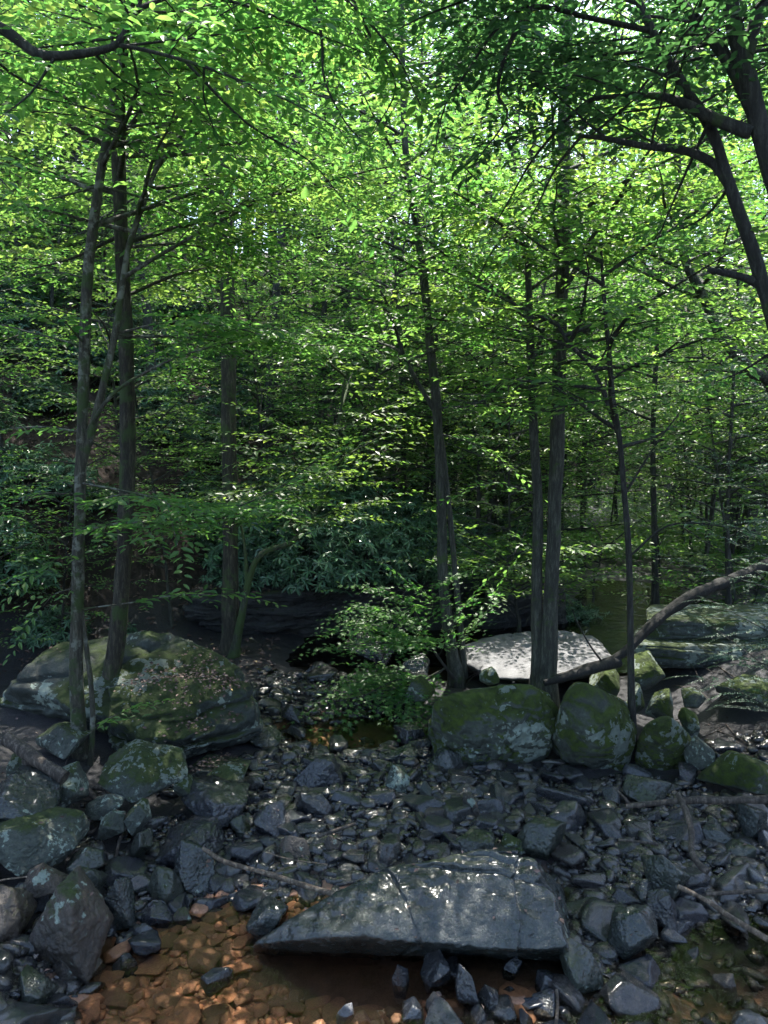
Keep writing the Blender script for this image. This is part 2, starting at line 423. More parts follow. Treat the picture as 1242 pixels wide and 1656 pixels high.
# ------------------------------------------------------------------ rocks
_ico = {}
def ico(k):
    if k not in _ico:
        bm = bmesh.new(); bmesh.ops.create_icosphere(bm, subdivisions=k, radius=1.0)
        v = np.array([x.co[:] for x in bm.verts]); f = np.array([[q.index for q in p.verts] for p in bm.faces]); bm.free()
        v /= np.linalg.norm(v, axis=1)[:, None]
        _ico[k] = (v, f)
    return _ico[k]
def hull_planes(pts):
    bm = bmesh.new()
    for p in pts: bm.verts.new(p)
    bmesh.ops.convex_hull(bm, input=bm.verts)
    bm.normal_update()
    c = np.mean([f.calc_center_median()[:] for f in bm.faces], axis=0)
    A = np.array([f.calc_area() for f in bm.faces]); C = np.array([f.calc_center_median()[:] for f in bm.faces])
    c = (A[:, None] * C).sum(0) / A.sum()
    N, D = [], []
    for f in bm.faces:
        if f.calc_area() < 1e-6: continue
        n = np.array(f.normal[:]); q = np.array(f.calc_center_median()[:])
        d = float(np.dot(n, q - c))
        if d < 0: n, d = -n, -d
        N.append(n); D.append(max(d, 1e-3))
    bm.free()
    return c, np.array(N), np.array(D)
def rock_shape(pts, res=6, k=18, amp=0.03, ns=2.0, strata=0.0, sfreq=6.0, crack=0.0, seed=0, fine=0.5, planes=()):
    pts = np.asarray(pts, float)
    c, N, D = hull_planes(pts)
    ext = (pts.max(0) - pts.min(0)) / 2 + 1e-6
    d, f = ico(res); d = d * ext; d = d / np.linalg.norm(d, axis=1)[:, None]
    q = np.clip(d @ N.T, 0, None) / D
    s = (q ** k).sum(1) ** (1.0 / k)
    v = d / s[:, None]
    sd = seed * 7.77
    sz = float(ext.mean())
    n = fbm(v / sz * ns + sd, 4)
    n2 = fbm(v / sz * ns * 5 + sd, 3)
    r = 1 + 0 * n
    off = amp * sz * (n * 2.0 + n2 * fine * 1.2)
    if crack:
        w = fbm(v / sz * ns * 0.8 + sd + 31, 3); off -= crack * sz * np.exp(-(w / 0.035) ** 2)
        w = fbm(v / sz * ns * 0.6 + sd + 77, 3); off -= crack * sz * np.exp(-(w / 0.03) ** 2)
    for (nx, ny, nz, o_, dep, wid) in planes:
        nn = np.array((nx, ny, nz), float); nn /= np.linalg.norm(nn)
        w = v @ nn - o_ + 0.05 * fbm(v * 3 + o_ * 9, 3); off -= dep * np.exp(-(w / wid) ** 2) * sstep(-0.35, 0.1, vnoise(v * 1.3 + o_ * 5))
    if strata:
        z = (v[:, 2] + 0.06 * v[:, 0]) * sfreq + 0.45 * fbm(v * 1.5 + sd, 3)
        t = z - np.floor(z); off -= strata * 0.8 * np.exp(-((t - 0.5) / 0.09) ** 2) * np.clip(0.7 + 1.6 * n, 0, 2)
        lay = np.floor(z + 0.5)
        off += strata * 1.6 * (vnoise(np.stack([lay * 3.37 + sd, v[:, 0] * 1.6 + lay * 7.1, v[:, 1] * 0.8], -1)))
    v = v + d * off[:, None]
    return c, v, f
ROCKS = []      # (name, object) for raycasts and labels
def rock(label, pts, mat, name='boulder', cat='boulder', group=None, parent=None, **k):
    lobes = pts if isinstance(pts[0], list) else [pts]
    mb = MB(); org = None
    for j, p in enumerate(lobes):
        c, v, f = rock_shape(p, **{**k, 'seed': k.get('seed', 0) + j * 3})
        if org is None: org = c
        mb.add(v + (c - org), f3=f)
    o = mb.obj(name, M[mat], smooth=True); o.location = org
    tag(o, label, cat, group)
    ROCKS.append(o)
    return o
Z, Y = atZ, atY
def under(p, dz, dy=0.0, dx=0.0):
    return np.array((p[0] + dx, p[1] + dy, p[2] + dz))

def box_pts(px0, px1, ptop, pbase, zb, depth, taper=0.75, jig=0.1, seed=0, lean=0.0):
    """corner points of an irregular rock seen between px0..px1 and ptop..pbase whose base stands on height zb"""
    rg = np.random.default_rng(seed)
    b = atZ((px0 + px1) / 2, pbase, zb); Y0 = b[1]
    w = (px1 - px0) / FPX * (Y0 + depth * 0.3) / cp
    zt = atY((px0 + px1) / 2, ptop, Y0 + depth * 0.45)[2]
    n = 12; q = []
    for i in range(n):
        zz = 1 - 2 * (i + 0.5) / n; a = i * 2.39996 + seed; rr = math.sqrt(1 - zz * zz)
        d = np.array((rr * math.cos(a), rr * math.sin(a), zz)) + rg.normal(size=3) * 0.3
        e = 2.0 + 2.5 * taper
        d = d / (np.abs(d) ** e).sum() ** (1 / e) * rg.uniform(0.82, 1.0)
        q.append(d)
    q = np.array(q); lo, hi = q.min(0), q.max(0); q = (q - lo) / (hi - lo)
    sh = rg.uniform(-0.35, 0.35); tp = rg.uniform(0.05, 0.45); ln = rg.uniform(-0.25, 0.25)
    q[:, :2] = 0.5 + (q[:, :2] - 0.5) * (1 - tp * q[:, 2:3]); q[:, 0] += ln * (q[:, 2] - 0.5)
    q = (q - q.min(0)) / (q.max(0) - q.min(0))
    x = b[0] + (q[:, 0] - 0.5) * w; y = Y0 + q[:, 1] * depth; z = zb - 0.08 + q[:, 2] * (zt - zb + 0.08)
    z = z - np.clip(sh * (q[:, 0] - 0.5) * 2, 0, 1) * q[:, 2] * (zt - zb) + lean * 0
    k = zb - 0.08 + (z - z.min()) / (z.max() - z.min()) * (zt - zb + 0.08)
    return [tuple(t) for t in np.stack([x, y, k], -1)]

# the big wet slab of the foreground
top = [Z(398, 1532, 0.03), Z(470, 1482, 0.20), Z(545, 1440, 0.32), Z(640, 1400, 0.46), Z(775, 1371, 0.58), Z(862, 1386, 0.55), Z(905, 1460, 0.42), Z(922, 1535, 0.26)]
lip = [Z(480, 1512, 0.14), Z(560, 1512, 0.26), Z(660, 1524, 0.25), Z(760, 1534, 0.24), Z(860, 1540, 0.24)]
bot = [Z(410, 1545, -0.12), Z(560, 1548, -0.12), Z(740, 1550, -0.15), Z(920, 1560, -0.15), Z(915, 1440, -0.1), Z(600, 1430, -0.1), Z(800, 1400, -0.1)]
slab = rock('huge wet wedge-shaped slab with shining furrowed top at the edge of the amber pool', [list(top + lip + bot)][0:1], 'slab', res=8, k=48, amp=0.028, ns=2.4, seed=4, fine=0.7, planes=[(0.25, 1, 0.3, -0.06, 0.03, 0.014), (0.3, 1, 0.5, 0.12, 0.035, 0.014), (1, -0.1, 0, 0.48, 0.03, 0.014), (1, 0.15, 0, 0.74, 0.02, 0.012), (0.2, 1, 0.2, 0.22, 0.02, 0.012), (1, 0.5, 0, -0.42, 0.025, 0.016), (0.22, 1, 0.4, 0.03, 0.012, 0.02)], name='slab_boulder')
rock('pale grey rounded rock tucked against the pointed tip of the huge slab', box_pts(392, 468, 1452, 1520, -0.02, 0.35, seed=3), 'slab', k=12, amp=0.05, seed=8)

# the big mossy boulder on the bank
L1 = [Z(85, 1040, 1.0), Z(200, 1020, 1.12), Z(290, 1016, 1.15), Z(350, 1045, 1.0), Z(400, 1082, 0.85), Z(2, 1108, 0.78), Z(60, 1060, 0.95), Z(30, 1180, 0.12), Z(120, 1208, 0.08), Z(-10, 1150, 0.3), Z(250, 1180, 0.5), Z(400, 1180, 0.2), Z(60, 1120, 0.0), Z(2, 1130, 0.5),
      Z(200, 1100, -0.1), Z(400, 1120, -0.1)]
L2 = [Z(165, 1110, 0.82), Z(300, 1095, 0.88), Z(400, 1100, 0.78), Z(432, 1160, 0.45), Z(425, 1190, 0.2), Z(330, 1195, 0.45), Z(250, 1200, 0.48), Z(170, 1170, 0.55), Z(190, 1220, 0.1), Z(280, 1240, -0.05), Z(380, 1215, -0.05), Z(425, 1190, -0.1),
      Z(200, 1120, -0.1), Z(400, 1130, -0.1)]
big = rock('massive mossy boulder with dead leaves on its stepped top behind the two slender trunks', [L1, L2], 'bigmossy', res=7, k=34, amp=0.05, ns=2.2, strata=0.05, sfreq=3.6, seed=2, crack=0.03, fine=0.7)

# mossy boulders right of the centre
rock('long mossy boulder with bare grey shoulder below the twin trunks', [[Z(700, 1130, 0.72), Z(790, 1100, 0.88), Z(860, 1098, 0.9), Z(898, 1130, 0.7), Z(900, 1190, 0.4), Z(880, 1240, 0.05), Z(800, 1245, 0.0), Z(700, 1240, 0.0), Z(690, 1170, 0.45), Z(820, 1160, 0.62), Z(740, 1180, 0.5),
      Z(720, 1150, -0.1), Z(880, 1150, -0.1)],
      [Z(692, 1165, 0.42), Z(720, 1145, 0.52), Z(790, 1165, 0.5), Z(850, 1225, 0.16), Z(865, 1246, 0.0), Z(760, 1252, -0.02), Z(700, 1215, 0.05), Z(740, 1200, 0.3), Z(800, 1170, -0.1), Z(700, 1170, -0.1)]],
     'mossy', res=7, k=16, amp=0.07, ns=2.2, crack=0.04, seed=11, fine=0.6)
rock('tall egg-shaped mossy boulder with a pale lichen splash beside the thin leaning sapling', [Z(905, 1120, 0.85), Z(950, 1098, 1.02), Z(1000, 1125, 0.85), Z(1030, 1180, 0.5), Z(1020, 1240, 0.1), Z(960, 1262, -0.02), Z(900, 1245, 0.05), Z(883, 1200, 0.3), Z(960, 1200, 0.55), Z(920, 1150, -0.1), Z(1010, 1150, -0.1), Z(930, 1110, 0.4)],
     'mossy', res=7, k=11, amp=0.06, ns=2.0, crack=0.02, seed=15, fine=0.6)
rock('rounded dark moss boulder between the sapling and the root-covered bank', [Z(1040, 1170, 0.62), Z(1075, 1152, 0.74), Z(1108, 1175, 0.58), Z(1128, 1225, 0.25), Z(1120, 1256, 0.02), Z(1060, 1262, 0.0), Z(1025, 1240, 0.08), Z(1025, 1200, 0.35), Z(1070, 1200, 0.48), Z(1050, 1190, -0.1), Z(1110, 1190, -0.1)],
     'mossy', res=7, k=12, amp=0.06, ns=2.0, crack=0.02, seed=19, fine=0.6)
rock('small mossy stone wedged at the foot of the sapling', box_pts(985, 1030, 1215, 1258, 0.02, 0.25, seed=5), 'mossy', k=9, amp=0.05, seed=6)

# pale sunlit slab
rock('broad pale sunlit sandstone slab behind the twin trunks', [Z(748, 1045, 0.42), Z(800, 1026, 0.46), Z(900, 1019, 0.5), Z(960, 1030, 0.46), Z(990, 1062, 0.40), Z(990, 1085, 0.3), Z(900, 1100, 0.38), Z(800, 1098, 0.36), Z(750, 1075, 0.3),
      Z(750, 1075, -0.3), Z(990, 1085, -0.3), Z(900, 1110, -0.2), Z(960, 1045, -0.3), Z(780, 1040, -0.3)], 'pale', res=7, k=44, amp=0.035, ns=3.0, crack=0.02, seed=23, fine=0.7, name='slab_boulder')

# ledge of stacked strata beyond the fallen log
def ledge(label, px0, px1, ptop, pbot, zt, zb, depth, mat, seed, name='rock_ledge', **k):
    a, b = Z(px0, ptop, zt), Z(px1, ptop, zt)
    Yf = Z((px0 + px1) / 2, pbot, zb)[1]
    pts = []
    x0, x1 = a[0], b[0]
    for zz, y0 in ((zt, Yf), (zb, Yf + 0.1)):
        for x in (x0, x0 * 0.7 + x1 * 0.3, x1):
            pts += [(x, y0, zz), (x, y0 + depth, zz)]
    return rock(label, pts, mat, name=name, cat='rock ledge', res=7, seed=seed, **k)
def bed(x0, x1, y0, y1, z0, z1, e=0.0):
    return [(x0, y0 + e, z1), (x0 - 0.05, y0 + 0.08, z0), (x1, y0 - 0.1, z1), (x1, y0, z0), (x0 + 0.3, y1, z1), (x0 + 0.3, y1, z0), (x1, y1, z1), (x1, y1, z0), ((x0 + x1) / 2, y0 - 0.15, z0 * 0.4 + z1 * 0.6)]
rock('long layered ledge covered in grey lichen beyond the fallen log', [bed(3.25, 7.4, 9.2, 10.1, 0.66, 0.92, 0.1), bed(3.05, 5.3, 9.0, 10.0, 0.36, 0.67), bed(5.0, 7.6, 8.9, 10.0, 0.3, 0.70), bed(3.6, 7.6, 9.35, 10.0, -0.2, 0.34)],
     'ledge', name='rock_ledge', cat='rock ledge', res=7, k=60, amp=0.02, ns=3.5, strata=0.035, sfreq=9.0, seed=31, crack=0.03, fine=0.8)
# dark overhanging bank rock under the rhododendrons
dk = [(-3.1, 11.3, 0.72), (-3.0, 13.5, 0.85), (0.3, 12.4, 0.68), (1.8, 13.4, 0.6), (2.0, 15.0, 1.2), (-2.0, 15.0, 1.4), (-2.7, 11.8, -0.3), (0.3, 12.9, -0.3), (1.9, 13.8, -0.3), (-1.2, 11.5, 0.78), (-1.4, 12.1, -0.3)]
rock('black overhanging layered rock bank beneath the rhododendrons', dk, 'darkledge', name='rock_ledge', cat='rock ledge', res=7, k=50, amp=0.04, ns=4, strata=0.09, sfreq=8, seed=35, crack=0.03)
rock('shadowed boulder on the far bank behind the leafy bush right of the forked trunk', [(1.8, 12.6, 0.8), (2.9, 12.6, 0.7), (3.2, 13.0, 0.2), (1.6, 12.4, 0.3), (2.4, 12.2, 0.6), (1.8, 13.6, 0.9), (3.3, 13.8, 0.6), (1.6, 12.6, -0.3), (3.3, 12.9, -0.3), (1.8, 13.8, -0.3), (3.4, 13.8, -0.3)], 'darkledge', res=6, k=14, amp=0.05, seed=38)

# named rocks: (label, px0, px1, ptop, pbase, zb, depth, mat, k)
NR = [
 ('flat lichen-speckled rock lying in front of the massive boulder', 145, 292, 1212, 1292, 0.34, 0.55, 'lichened', 20),
 ('pale lichened flat rock left behind the slender pale trunk', 30, 125, 1172, 1222, 0.45, 0.6, 'lichened', 18),
 ('mossy lichened rock lying at the roots of the slender pale trunk', 65, 125, 1238, 1300, 0.38, 0.35, 'lichened', 14),
 ('low mossy block below the roots of the pale trunk', 122, 195, 1282, 1318, 0.30, 0.3, 'lichened', 14),
 ('long dark flat slab stepping down below the massive boulder', 290, 400, 1228, 1262, 0.12, 0.5, 'tinge', 22),
 ('dark flat rock at the water side of the massive boulder', 396, 452, 1176, 1216, 0.04, 0.4, 'tinge', 18),
 ('flat dark stone between roots and jagged boulder', 92, 160, 1372, 1412, 0.22, 0.3, 'tinge', 18),
 ('dark stone among roots above the jagged rust-sided boulder', 110, 158, 1400, 1440, 0.18, 0.25, 'tinge', 14),
 ('mottled slab under the log end at the left', 18, 82, 1262, 1300, 0.36, 0.4, 'lichened', 18),
 ('square green-grey block right of the exposed roots', 192, 236, 1295, 1342, 0.24, 0.25, 'lichened', 22),
 ('small tilted green block below the pale trunk roots', 150, 196, 1310, 1352, 0.24, 0.25, 'lichened', 14),
 ('rounded dark stone among roots above the round mossy rock', 198, 240, 1342, 1388, 0.15, 0.25, 'tinge', 9),
 ('smooth brown-grey wet slab with arched top at the head of the wet bedrock', 272, 390, 1268, 1340, 0.15, 0.75, 'wet', 12),
 ('yellowish flat stone propped behind the arched wet slab', 322, 388, 1246, 1280, 0.22, 0.4, 'lichened', 16),
 ('small pale angular stone beside the flat lichened rock', 276, 310, 1250, 1282, 0.28, 0.2, 'lichened', 18),
 ('sloping wet bedrock tongue shining between gravel and roots', 238, 352, 1325, 1428, 0.02, 0.9, 'wet', 16),
 ('dark mottled block at the lower end of the shining bedrock', 262, 348, 1362, 1452, 0.0, 0.35, 'slab', 18),
 ('round dark rock with bright moss patch above the pool corner', 226, 292, 1400, 1466, 0.04, 0.3, 'tinge', 7),
 ('upright dark green stone left of the round moss-patched rock', 166, 216, 1416, 1496, 0.05, 0.2, 'slab', 16),
 ('low black block under the round moss-patched rock', 208, 280, 1462, 1500, 0.0, 0.2, 'charcoal', 16),
 ('large jagged rust-sided boulder with white lichen spots on the left shore', 16, 160, 1416, 1590, 0.04, 0.5, 'brown', 24),
 ('brown pointed rock standing behind the jagged rust-sided boulder', 24, 88, 1400, 1450, 0.3, 0.3, 'brown', 22),
 ('angular flat brown stone under the jagged boulder by the water', 66, 152, 1530, 1592, 0.02, 0.25, 'brown', 26),
 ('mossy angular stone in the bottom corner of the left shore', 4, 72, 1570, 1645, 0.06, 0.3, 'tinge', 14),
 ('dark mottled boulder at the frame edge above the jagged boulder', -70, 92, 1318, 1420, 0.30, 0.7, 'lichened', 14),
 ('wet grey boulder leaning at the frame edge below the brown log', -60, 70, 1256, 1345, 0.42, 0.6, 'slab', 14),
 ('shadowed rock at the frame edge below the brown pointed rock', -60, 22, 1440, 1560, 0.1, 0.4, 'brown', 16),
 ('mossy stone in the shadow left of the brown log', 0, 40, 1215, 1262, 0.5, 0.3, 'lichened', 12),
 ('grooved grey rock with a flat top in the middle of the riffle', 462, 562, 1222, 1286, 0.04, 0.4, 'wet', 26),
 ('smooth square-faced grey stone below the grooved flat-topped rock', 466, 540, 1276, 1332, 0.04, 0.35, 'wet', 20),
 ('broad wet grey stone by the bedrock tongue', 400, 462, 1300, 1362, 0.06, 0.3, 'wet', 12),
 ('small dark mossy stone at the edge of the shining bedrock', 366, 404, 1318, 1352, 0.08, 0.15, 'tinge', 10),
 ('golden brown faceted rock among black cobbles below the riffle', 440, 502, 1352, 1390, 0.06, 0.22, 'brown', 22),
 ('small olive faceted rock right of the golden brown one', 514, 556, 1352, 1382, 0.06, 0.15, 'brown', 22),
 ('pale sunlit stone at the head of the dark cobbles', 624, 684, 1206, 1238, 0.05, 0.3, 'slab', 16),
 ('greenish angular stone leaning over the trickle', 618, 664, 1236, 1290, 0.04, 0.25, 'lichened', 24),
 ('black wet boulder in front of the long mossy boulder', 686, 752, 1206, 1258, 0.02, 0.3, 'slab', 12),
 ('flat water-worn rock beside the shaded middle pool', 636, 694, 1172, 1212, 0.02, 0.4, 'wet', 14),
 ('dark grey rock standing over the little waterfall', 450, 492, 1134, 1175, 0.05, 0.35, 'wet', 16),
 ('low dark rock at the back of the shaded cobble channel', 478, 545, 1070, 1100, 0.02, 0.4, 'wet', 20),
 ('brown speckled stone among the cobbles above the slab', 682, 738, 1304, 1332, 0.08, 0.2, 'brown', 16),
 ('purple-brown tilted stone beside the speckled one', 746, 790, 1284, 1326, 0.08, 0.15, 'brown', 18),
 ('cream-topped rounded cobble right of the purple-brown stone', 782, 830, 1298, 1330, 0.08, 0.2, 'slab', 9),
 ('upright olive stone right of the greenish angular stone', 678, 704, 1262, 1296, 0.06, 0.12, 'lichened', 18),
 ('low dark green stone touching the back edge of the huge slab', 735, 812, 1345, 1380, 0.10, 0.25, 'tinge', 16),
 ('long moss-tinted oblong rock behind the right end of the huge slab', 836, 928, 1326, 1386, 0.10, 0.3, 'tinge', 12),
 ('small rough stone between the long oblong rock and the low green one', 808, 858, 1352, 1382, 0.1, 0.2, 'lichened', 14),
 ('grey boulder with white lichen dabs under the end of the grey branch', 1012, 1100, 1255, 1304, 0.16, 0.35, 'tinge', 8),
 ('square mossy block left of the crooked stick', 1054, 1130, 1380, 1446, 0.12, 0.3, 'tinge', 22),
 ('wet faceted block below the square mossy block', 1052, 1112, 1438, 1498, 0.06, 0.25, 'wet', 22),
 ('rounded dark stone left of the square mossy block', 1032, 1066, 1420, 1460, 0.08, 0.2, 'slab', 9),
 ('large oblong tilted rock with a green leaf on it near the right pool', 988, 1080, 1470, 1552, 0.04, 0.3, 'slab', 10),
 ('round moss-skinned boulder at the lower right corner of the huge slab', 912, 990, 1526, 1612, 0.0, 0.3, 'tinge', 8),
 ('smooth low boulder near the right edge behind the crooked stick', 1142, 1212, 1328, 1368, 0.12, 0.3, 'slab', 9),
 ('flat greenish stone below the smooth low boulder', 1180, 1228, 1362, 1390, 0.1, 0.2, 'tinge', 10),
 ('grey broken stone at the right frame edge by the branch', 1206, 1262, 1300, 1356, 0.14, 0.3, 'slab', 14),
 ('upright shining angular stone standing in front of the huge slab', 680, 732, 1544, 1606, 0.0, 0.26, 'wet', 26),
 ('second upright angular stone with a notched top in front of the huge slab', 738, 784, 1566, 1640, -0.02, 0.26, 'wet', 26),
 ('thin leaning shard sticking out of the shaded water', 632, 664, 1556, 1606, -0.04, 0.08, 'wet', 26),
 ('dark wedge stone leaning on the second upright stone', 772, 812, 1592, 1640, -0.02, 0.2, 'charcoal', 14),
 ('flat wet stone lying behind the two upright stones', 716, 766, 1560, 1592, -0.02, 0.25, 'wet', 14),
 ('round wet stone below the second upright stone', 752, 800, 1630, 1672, -0.03, 0.2, 'wet', 9),
 ('squat black stone left of the low wide wet block', 646, 690, 1620, 1662, -0.03, 0.2, 'charcoal', 10),
 ('low wide wet block at the bottom of the two upright stones', 688, 736, 1612, 1660, -0.03, 0.18, 'wet', 20),
 ('domed wet rock in the shallows left of the round moss-skinned boulder', 864, 914, 1568, 1616, -0.03, 0.2, 'wet', 12),
 ('black flat-topped rock in the water below the domed one', 860, 916, 1612, 1654, -0.03, 0.2, 'charcoal', 16),
 ('dark half-sunk cobble in the shadow under the huge slab', 812, 850, 1552, 1582, -0.02, 0.1, 'charcoal', 8),
 ('reddish wedge stone alone in the sky-reflecting right pool', 1156, 1200, 1572, 1606, -0.02, 0.15, 'brown', 16),
 ('cream round stone at the very bottom beside red pebbles', 540, 574, 1622, 1656, -0.03, 0.1, 'pale', 8),
 ('shiny black half-sunk stone by the left shore of the amber pool', 204, 246, 1494, 1522, -0.02, 0.1, 'charcoal', 8),
 ('low wet rock breaking the surface of the amber pool', 176, 220, 1546, 1574, -0.05, 0.12, 'wet', 12),
 ('brown domed stone at the back corner of the amber pool', 276, 310, 1468, 1500, -0.04, 0.12, 'brown', 10),
 ('black rounded stone between bedrock and amber pool', 286, 312, 1446, 1468, 0.0, 0.1, 'charcoal', 8),
 # right-hand bank cluster
 ('mossy boulder under the leaning fallen log', 960, 1020, 1070, 1140, 0.25, 0.6, 'mossy', 10),
 ('grey and yellow moss boulder left of the root-covered bank', 1022, 1086, 1056, 1112, 0.35, 0.6, 'mossy', 12),
 ('low mossy stone right behind the thin leaning sapling', 1020, 1052, 1106, 1150, 0.3, 0.35, 'mossy', 10),
 ('squarish mossy stone above the rounded dark moss boulder', 1056, 1106, 1114, 1168, 0.3, 0.4, 'mossy', 16),
 ('mossy knob on the bank right of the squarish mossy stone', 1104, 1142, 1142, 1190, 0.3, 0.3, 'mossy', 9),
 ('lichen-spotted stone on the root-covered bank', 1122, 1166, 1190, 1250, 0.22, 0.35, 'lichened', 10),
 ('large mossy rock half hidden by the hemlock sprays', 1155, 1290, 1212, 1290, 0.2, 0.6, 'mossy', 12),
 ('low stone on the bank between ledge and hemlock', 1110, 1150, 1115, 1140, 0.45, 0.3, 'lichened', 12),
 ('mossy slab below the layered ledge', 1180, 1300, 1100, 1150, 0.4, 0.7, 'mossy', 14),
 ('small mossy stone between pale slab and long mossy boulder', 778, 812, 1078, 1106, 0.55, 0.3, 'mossy', 9),
 ('grey block on the shaded gravel left of the forked trunk', 640, 700, 1060, 1100, 0.25, 0.5, 'slab', 16),
 ('flat rock under the bright maple bush', 560, 640, 1020, 1075, 0.1, 0.8, 'wet', 18),
 ('squat mossy rock at the foot of the forked trunk', 655, 708, 1092, 1130, 0.3, 0.4, 'mossy', 10),
]
for i, (lab, a, b, c, d, zb, dep, mt, k) in enumerate(NR):
    pts = box_pts(a, b, c, d, zb, dep, seed=100 + i, jig=0.16, taper=0.62 + 0.25 * random.Random(i).random())
    rock(lab, pts, mt, name='boulder' if (b - a) > 60 else 'stone', cat='rock', res=6, k=k * 1.9, amp=0.04, ns=2.2, seed=50 + i, crack=0.03 if k > 12 else 0, fine=0.6)

bpy.context.view_layer.update()
# BVH of ground and large rocks, to rest things on them
def bvh_all(objs):
    V, F, n = [], [], 0
    for o in objs:
        me = o.data; v = np.empty(len(me.vertices) * 3); me.vertices.foreach_get('co', v); v = v.reshape(-1, 3) + np.array(o.location)
        V.append(v)
        for p in me.polygons: F.append([q + n for q in p.vertices])
        n += len(v)
    return BVHTree.FromPolygons(np.concatenate(V).tolist(), F)
BV_ROCK = bvh_all(ROCKS)
def hz(x, y): return float(hbase(np.array([x]), np.array([y]))[0])
def surf(x, y):
    """height of ground or rock under (x, y) and whether it is rock"""
    g = hz(x, y); h = BV_ROCK.ray_cast(Vector((x, y, 30)), Vector((0, 0, -1)))
    if h[0] is not None and h[0].z > g: return h[0].z, True, h[1]
    return g, False, Vector((0, 0, 1))

# ------------------------------------------------------------------ cobbles (individual) and gravel (stuff)
rg = np.random.default_rng(21)
def stone_template(seed, res, kind):
    r = np.random.default_rng(seed)
    n = r.integers(9, 14)
    N = r.normal(size=(n, 3)); N /= np.linalg.norm(N, axis=1)[:, None]
    N = np.concatenate([N, [[0, 0, 1], [0, 0, -1]]]); N[-2, :2] = r.normal(size=2) * 0.15
    D = r.uniform(0.62, 1.0, n + 2)
    d, f = ico(res)
    q = np.clip(d @ N.T, 0, None) / D
    k = 60 if kind == 'angular' else 14
    s = (q ** k).sum(1) ** (1.0 / k); s = np.maximum(s, 0.74)
    v = d / s[:, None]
    v = v + d * (0.07 * fbm(v * 2.5 + seed, 4))[:, None]
    v = v * np.array((1.0, r.uniform(0.65, 0.95), r.uniform(0.5, 0.82)))
    return v, f
LANDMARKS = [((655, 1465), 'huge wet slab'), ((250, 1120), 'massive mossy boulder'), ((795, 1180), 'long mossy boulder'), ((958, 1180), 'egg-shaped mossy boulder'),
    ((1075, 1205), 'rounded moss boulder'), ((90, 1500), 'jagged rust-sided boulder'), ((258, 1432), 'round moss-patched rock'), ((330, 1305), 'arched wet slab'), ((290, 1380), 'shining bedrock'),
    ((512, 1255), 'grooved flat-topped rock'), ((505, 1302), 'square-faced grey stone'), ((880, 1355), 'long oblong rock'), ((1055, 1280), 'lichen-dabbed grey boulder'), ((1092, 1412), 'square mossy block'),
    ((1082, 1468), 'wet faceted block'), ((1035, 1510), 'large oblong tilted rock'), ((951, 1568), 'moss-skinned round boulder'), ((1178, 1348), 'smooth low boulder'), ((430, 1485), 'pale rock at the slab tip'),
    ((706, 1575), 'upright shining stone'), ((890, 1590), 'domed wet rock'), ((1178, 1590), 'reddish wedge stone'), ((430, 1408), 'pale stick by the pool'), ((1120, 1345), 'crooked stick'), ((1170, 1470), 'stripped pole'),
    ((1140, 1294), 'grey branch'), ((710, 1318), 'brown speckled stone'), ((471, 1371), 'golden brown rock'), ((805, 1314), 'cream-topped cobble'), ((773, 1362), 'low dark green stone'), ((470, 1155), 'waterfall rock'),
    ((718, 1232), 'black wet boulder'), ((640, 1265), 'greenish leaning stone'), ((655, 1222), 'pale sunlit stone'), ((218, 1250), 'flat lichened rock'), ((512, 1085), 'low dark channel rock'), ((430, 1330), 'broad wet grey stone'),
    ((557, 1640), 'cream round stone'), ((225, 1508), 'shiny half-sunk stone'), ((40, 1610), 'mossy corner stone'), ((940, 1110), 'fallen log'), ((600, 1200), 'shaded middle pool')]
used_labels = set()
def where(px, py):
    best = sorted(((math.hypot(px - q[0][0], py - q[0][1]), q) for q in LANDMARKS), key=lambda t: t[0])[:1]
    d, ((lx, ly), nm) = best[0]
    dx, dy = px - lx, py - ly
    a = math.degrees(math.atan2(-dy, dx)) % 360
    rel = ['right of', 'above and right of', 'above', 'above and left of', 'left of', 'below and left of', 'below', 'below and right of'][int((a + 22.5) // 45) % 8]
    near = 'just ' if d < 45 else ('' if d < 90 else 'well ')
    return f'{near}{rel} the {nm}'.replace('above and right of', 'up-right of').replace('above and left of', 'up-left of').replace('below and left of', 'down-left of').replace('below and right of', 'down-right of')
def fit(lab):
    w = lab.split()
    for cut in ('well', 'just', 'slightly', 'wet', 'sunken', 'dark'):
        if len(' '.join(w).replace('-', ' ').split()) > 16 and cut in w: w.remove(cut)
    return ' '.join(w)
def uniq(mk, px, py):
    ds = sorted((math.hypot(px - q[0][0], py - q[0][1]), q[1]) for q in LANDMARKS); w1 = where(px, py)
    for j in (0, 1, 2, 3):
        for extra in ['', 'higher', 'lower', 'smaller', 'broader', 'flatter', 'rougher', 'darker', 'paler', 'tilted', 'slimmer', 'fuller', 'sparser', 'denser']:
            lab = mk(extra)
            if j: lab = lab.replace(w1, f'between the {ds[0][1]} and the {ds[j][1]}')
            lab = fit(lab)
            if lab not in used_labels: used_labels.add(lab); return lab
    return lab

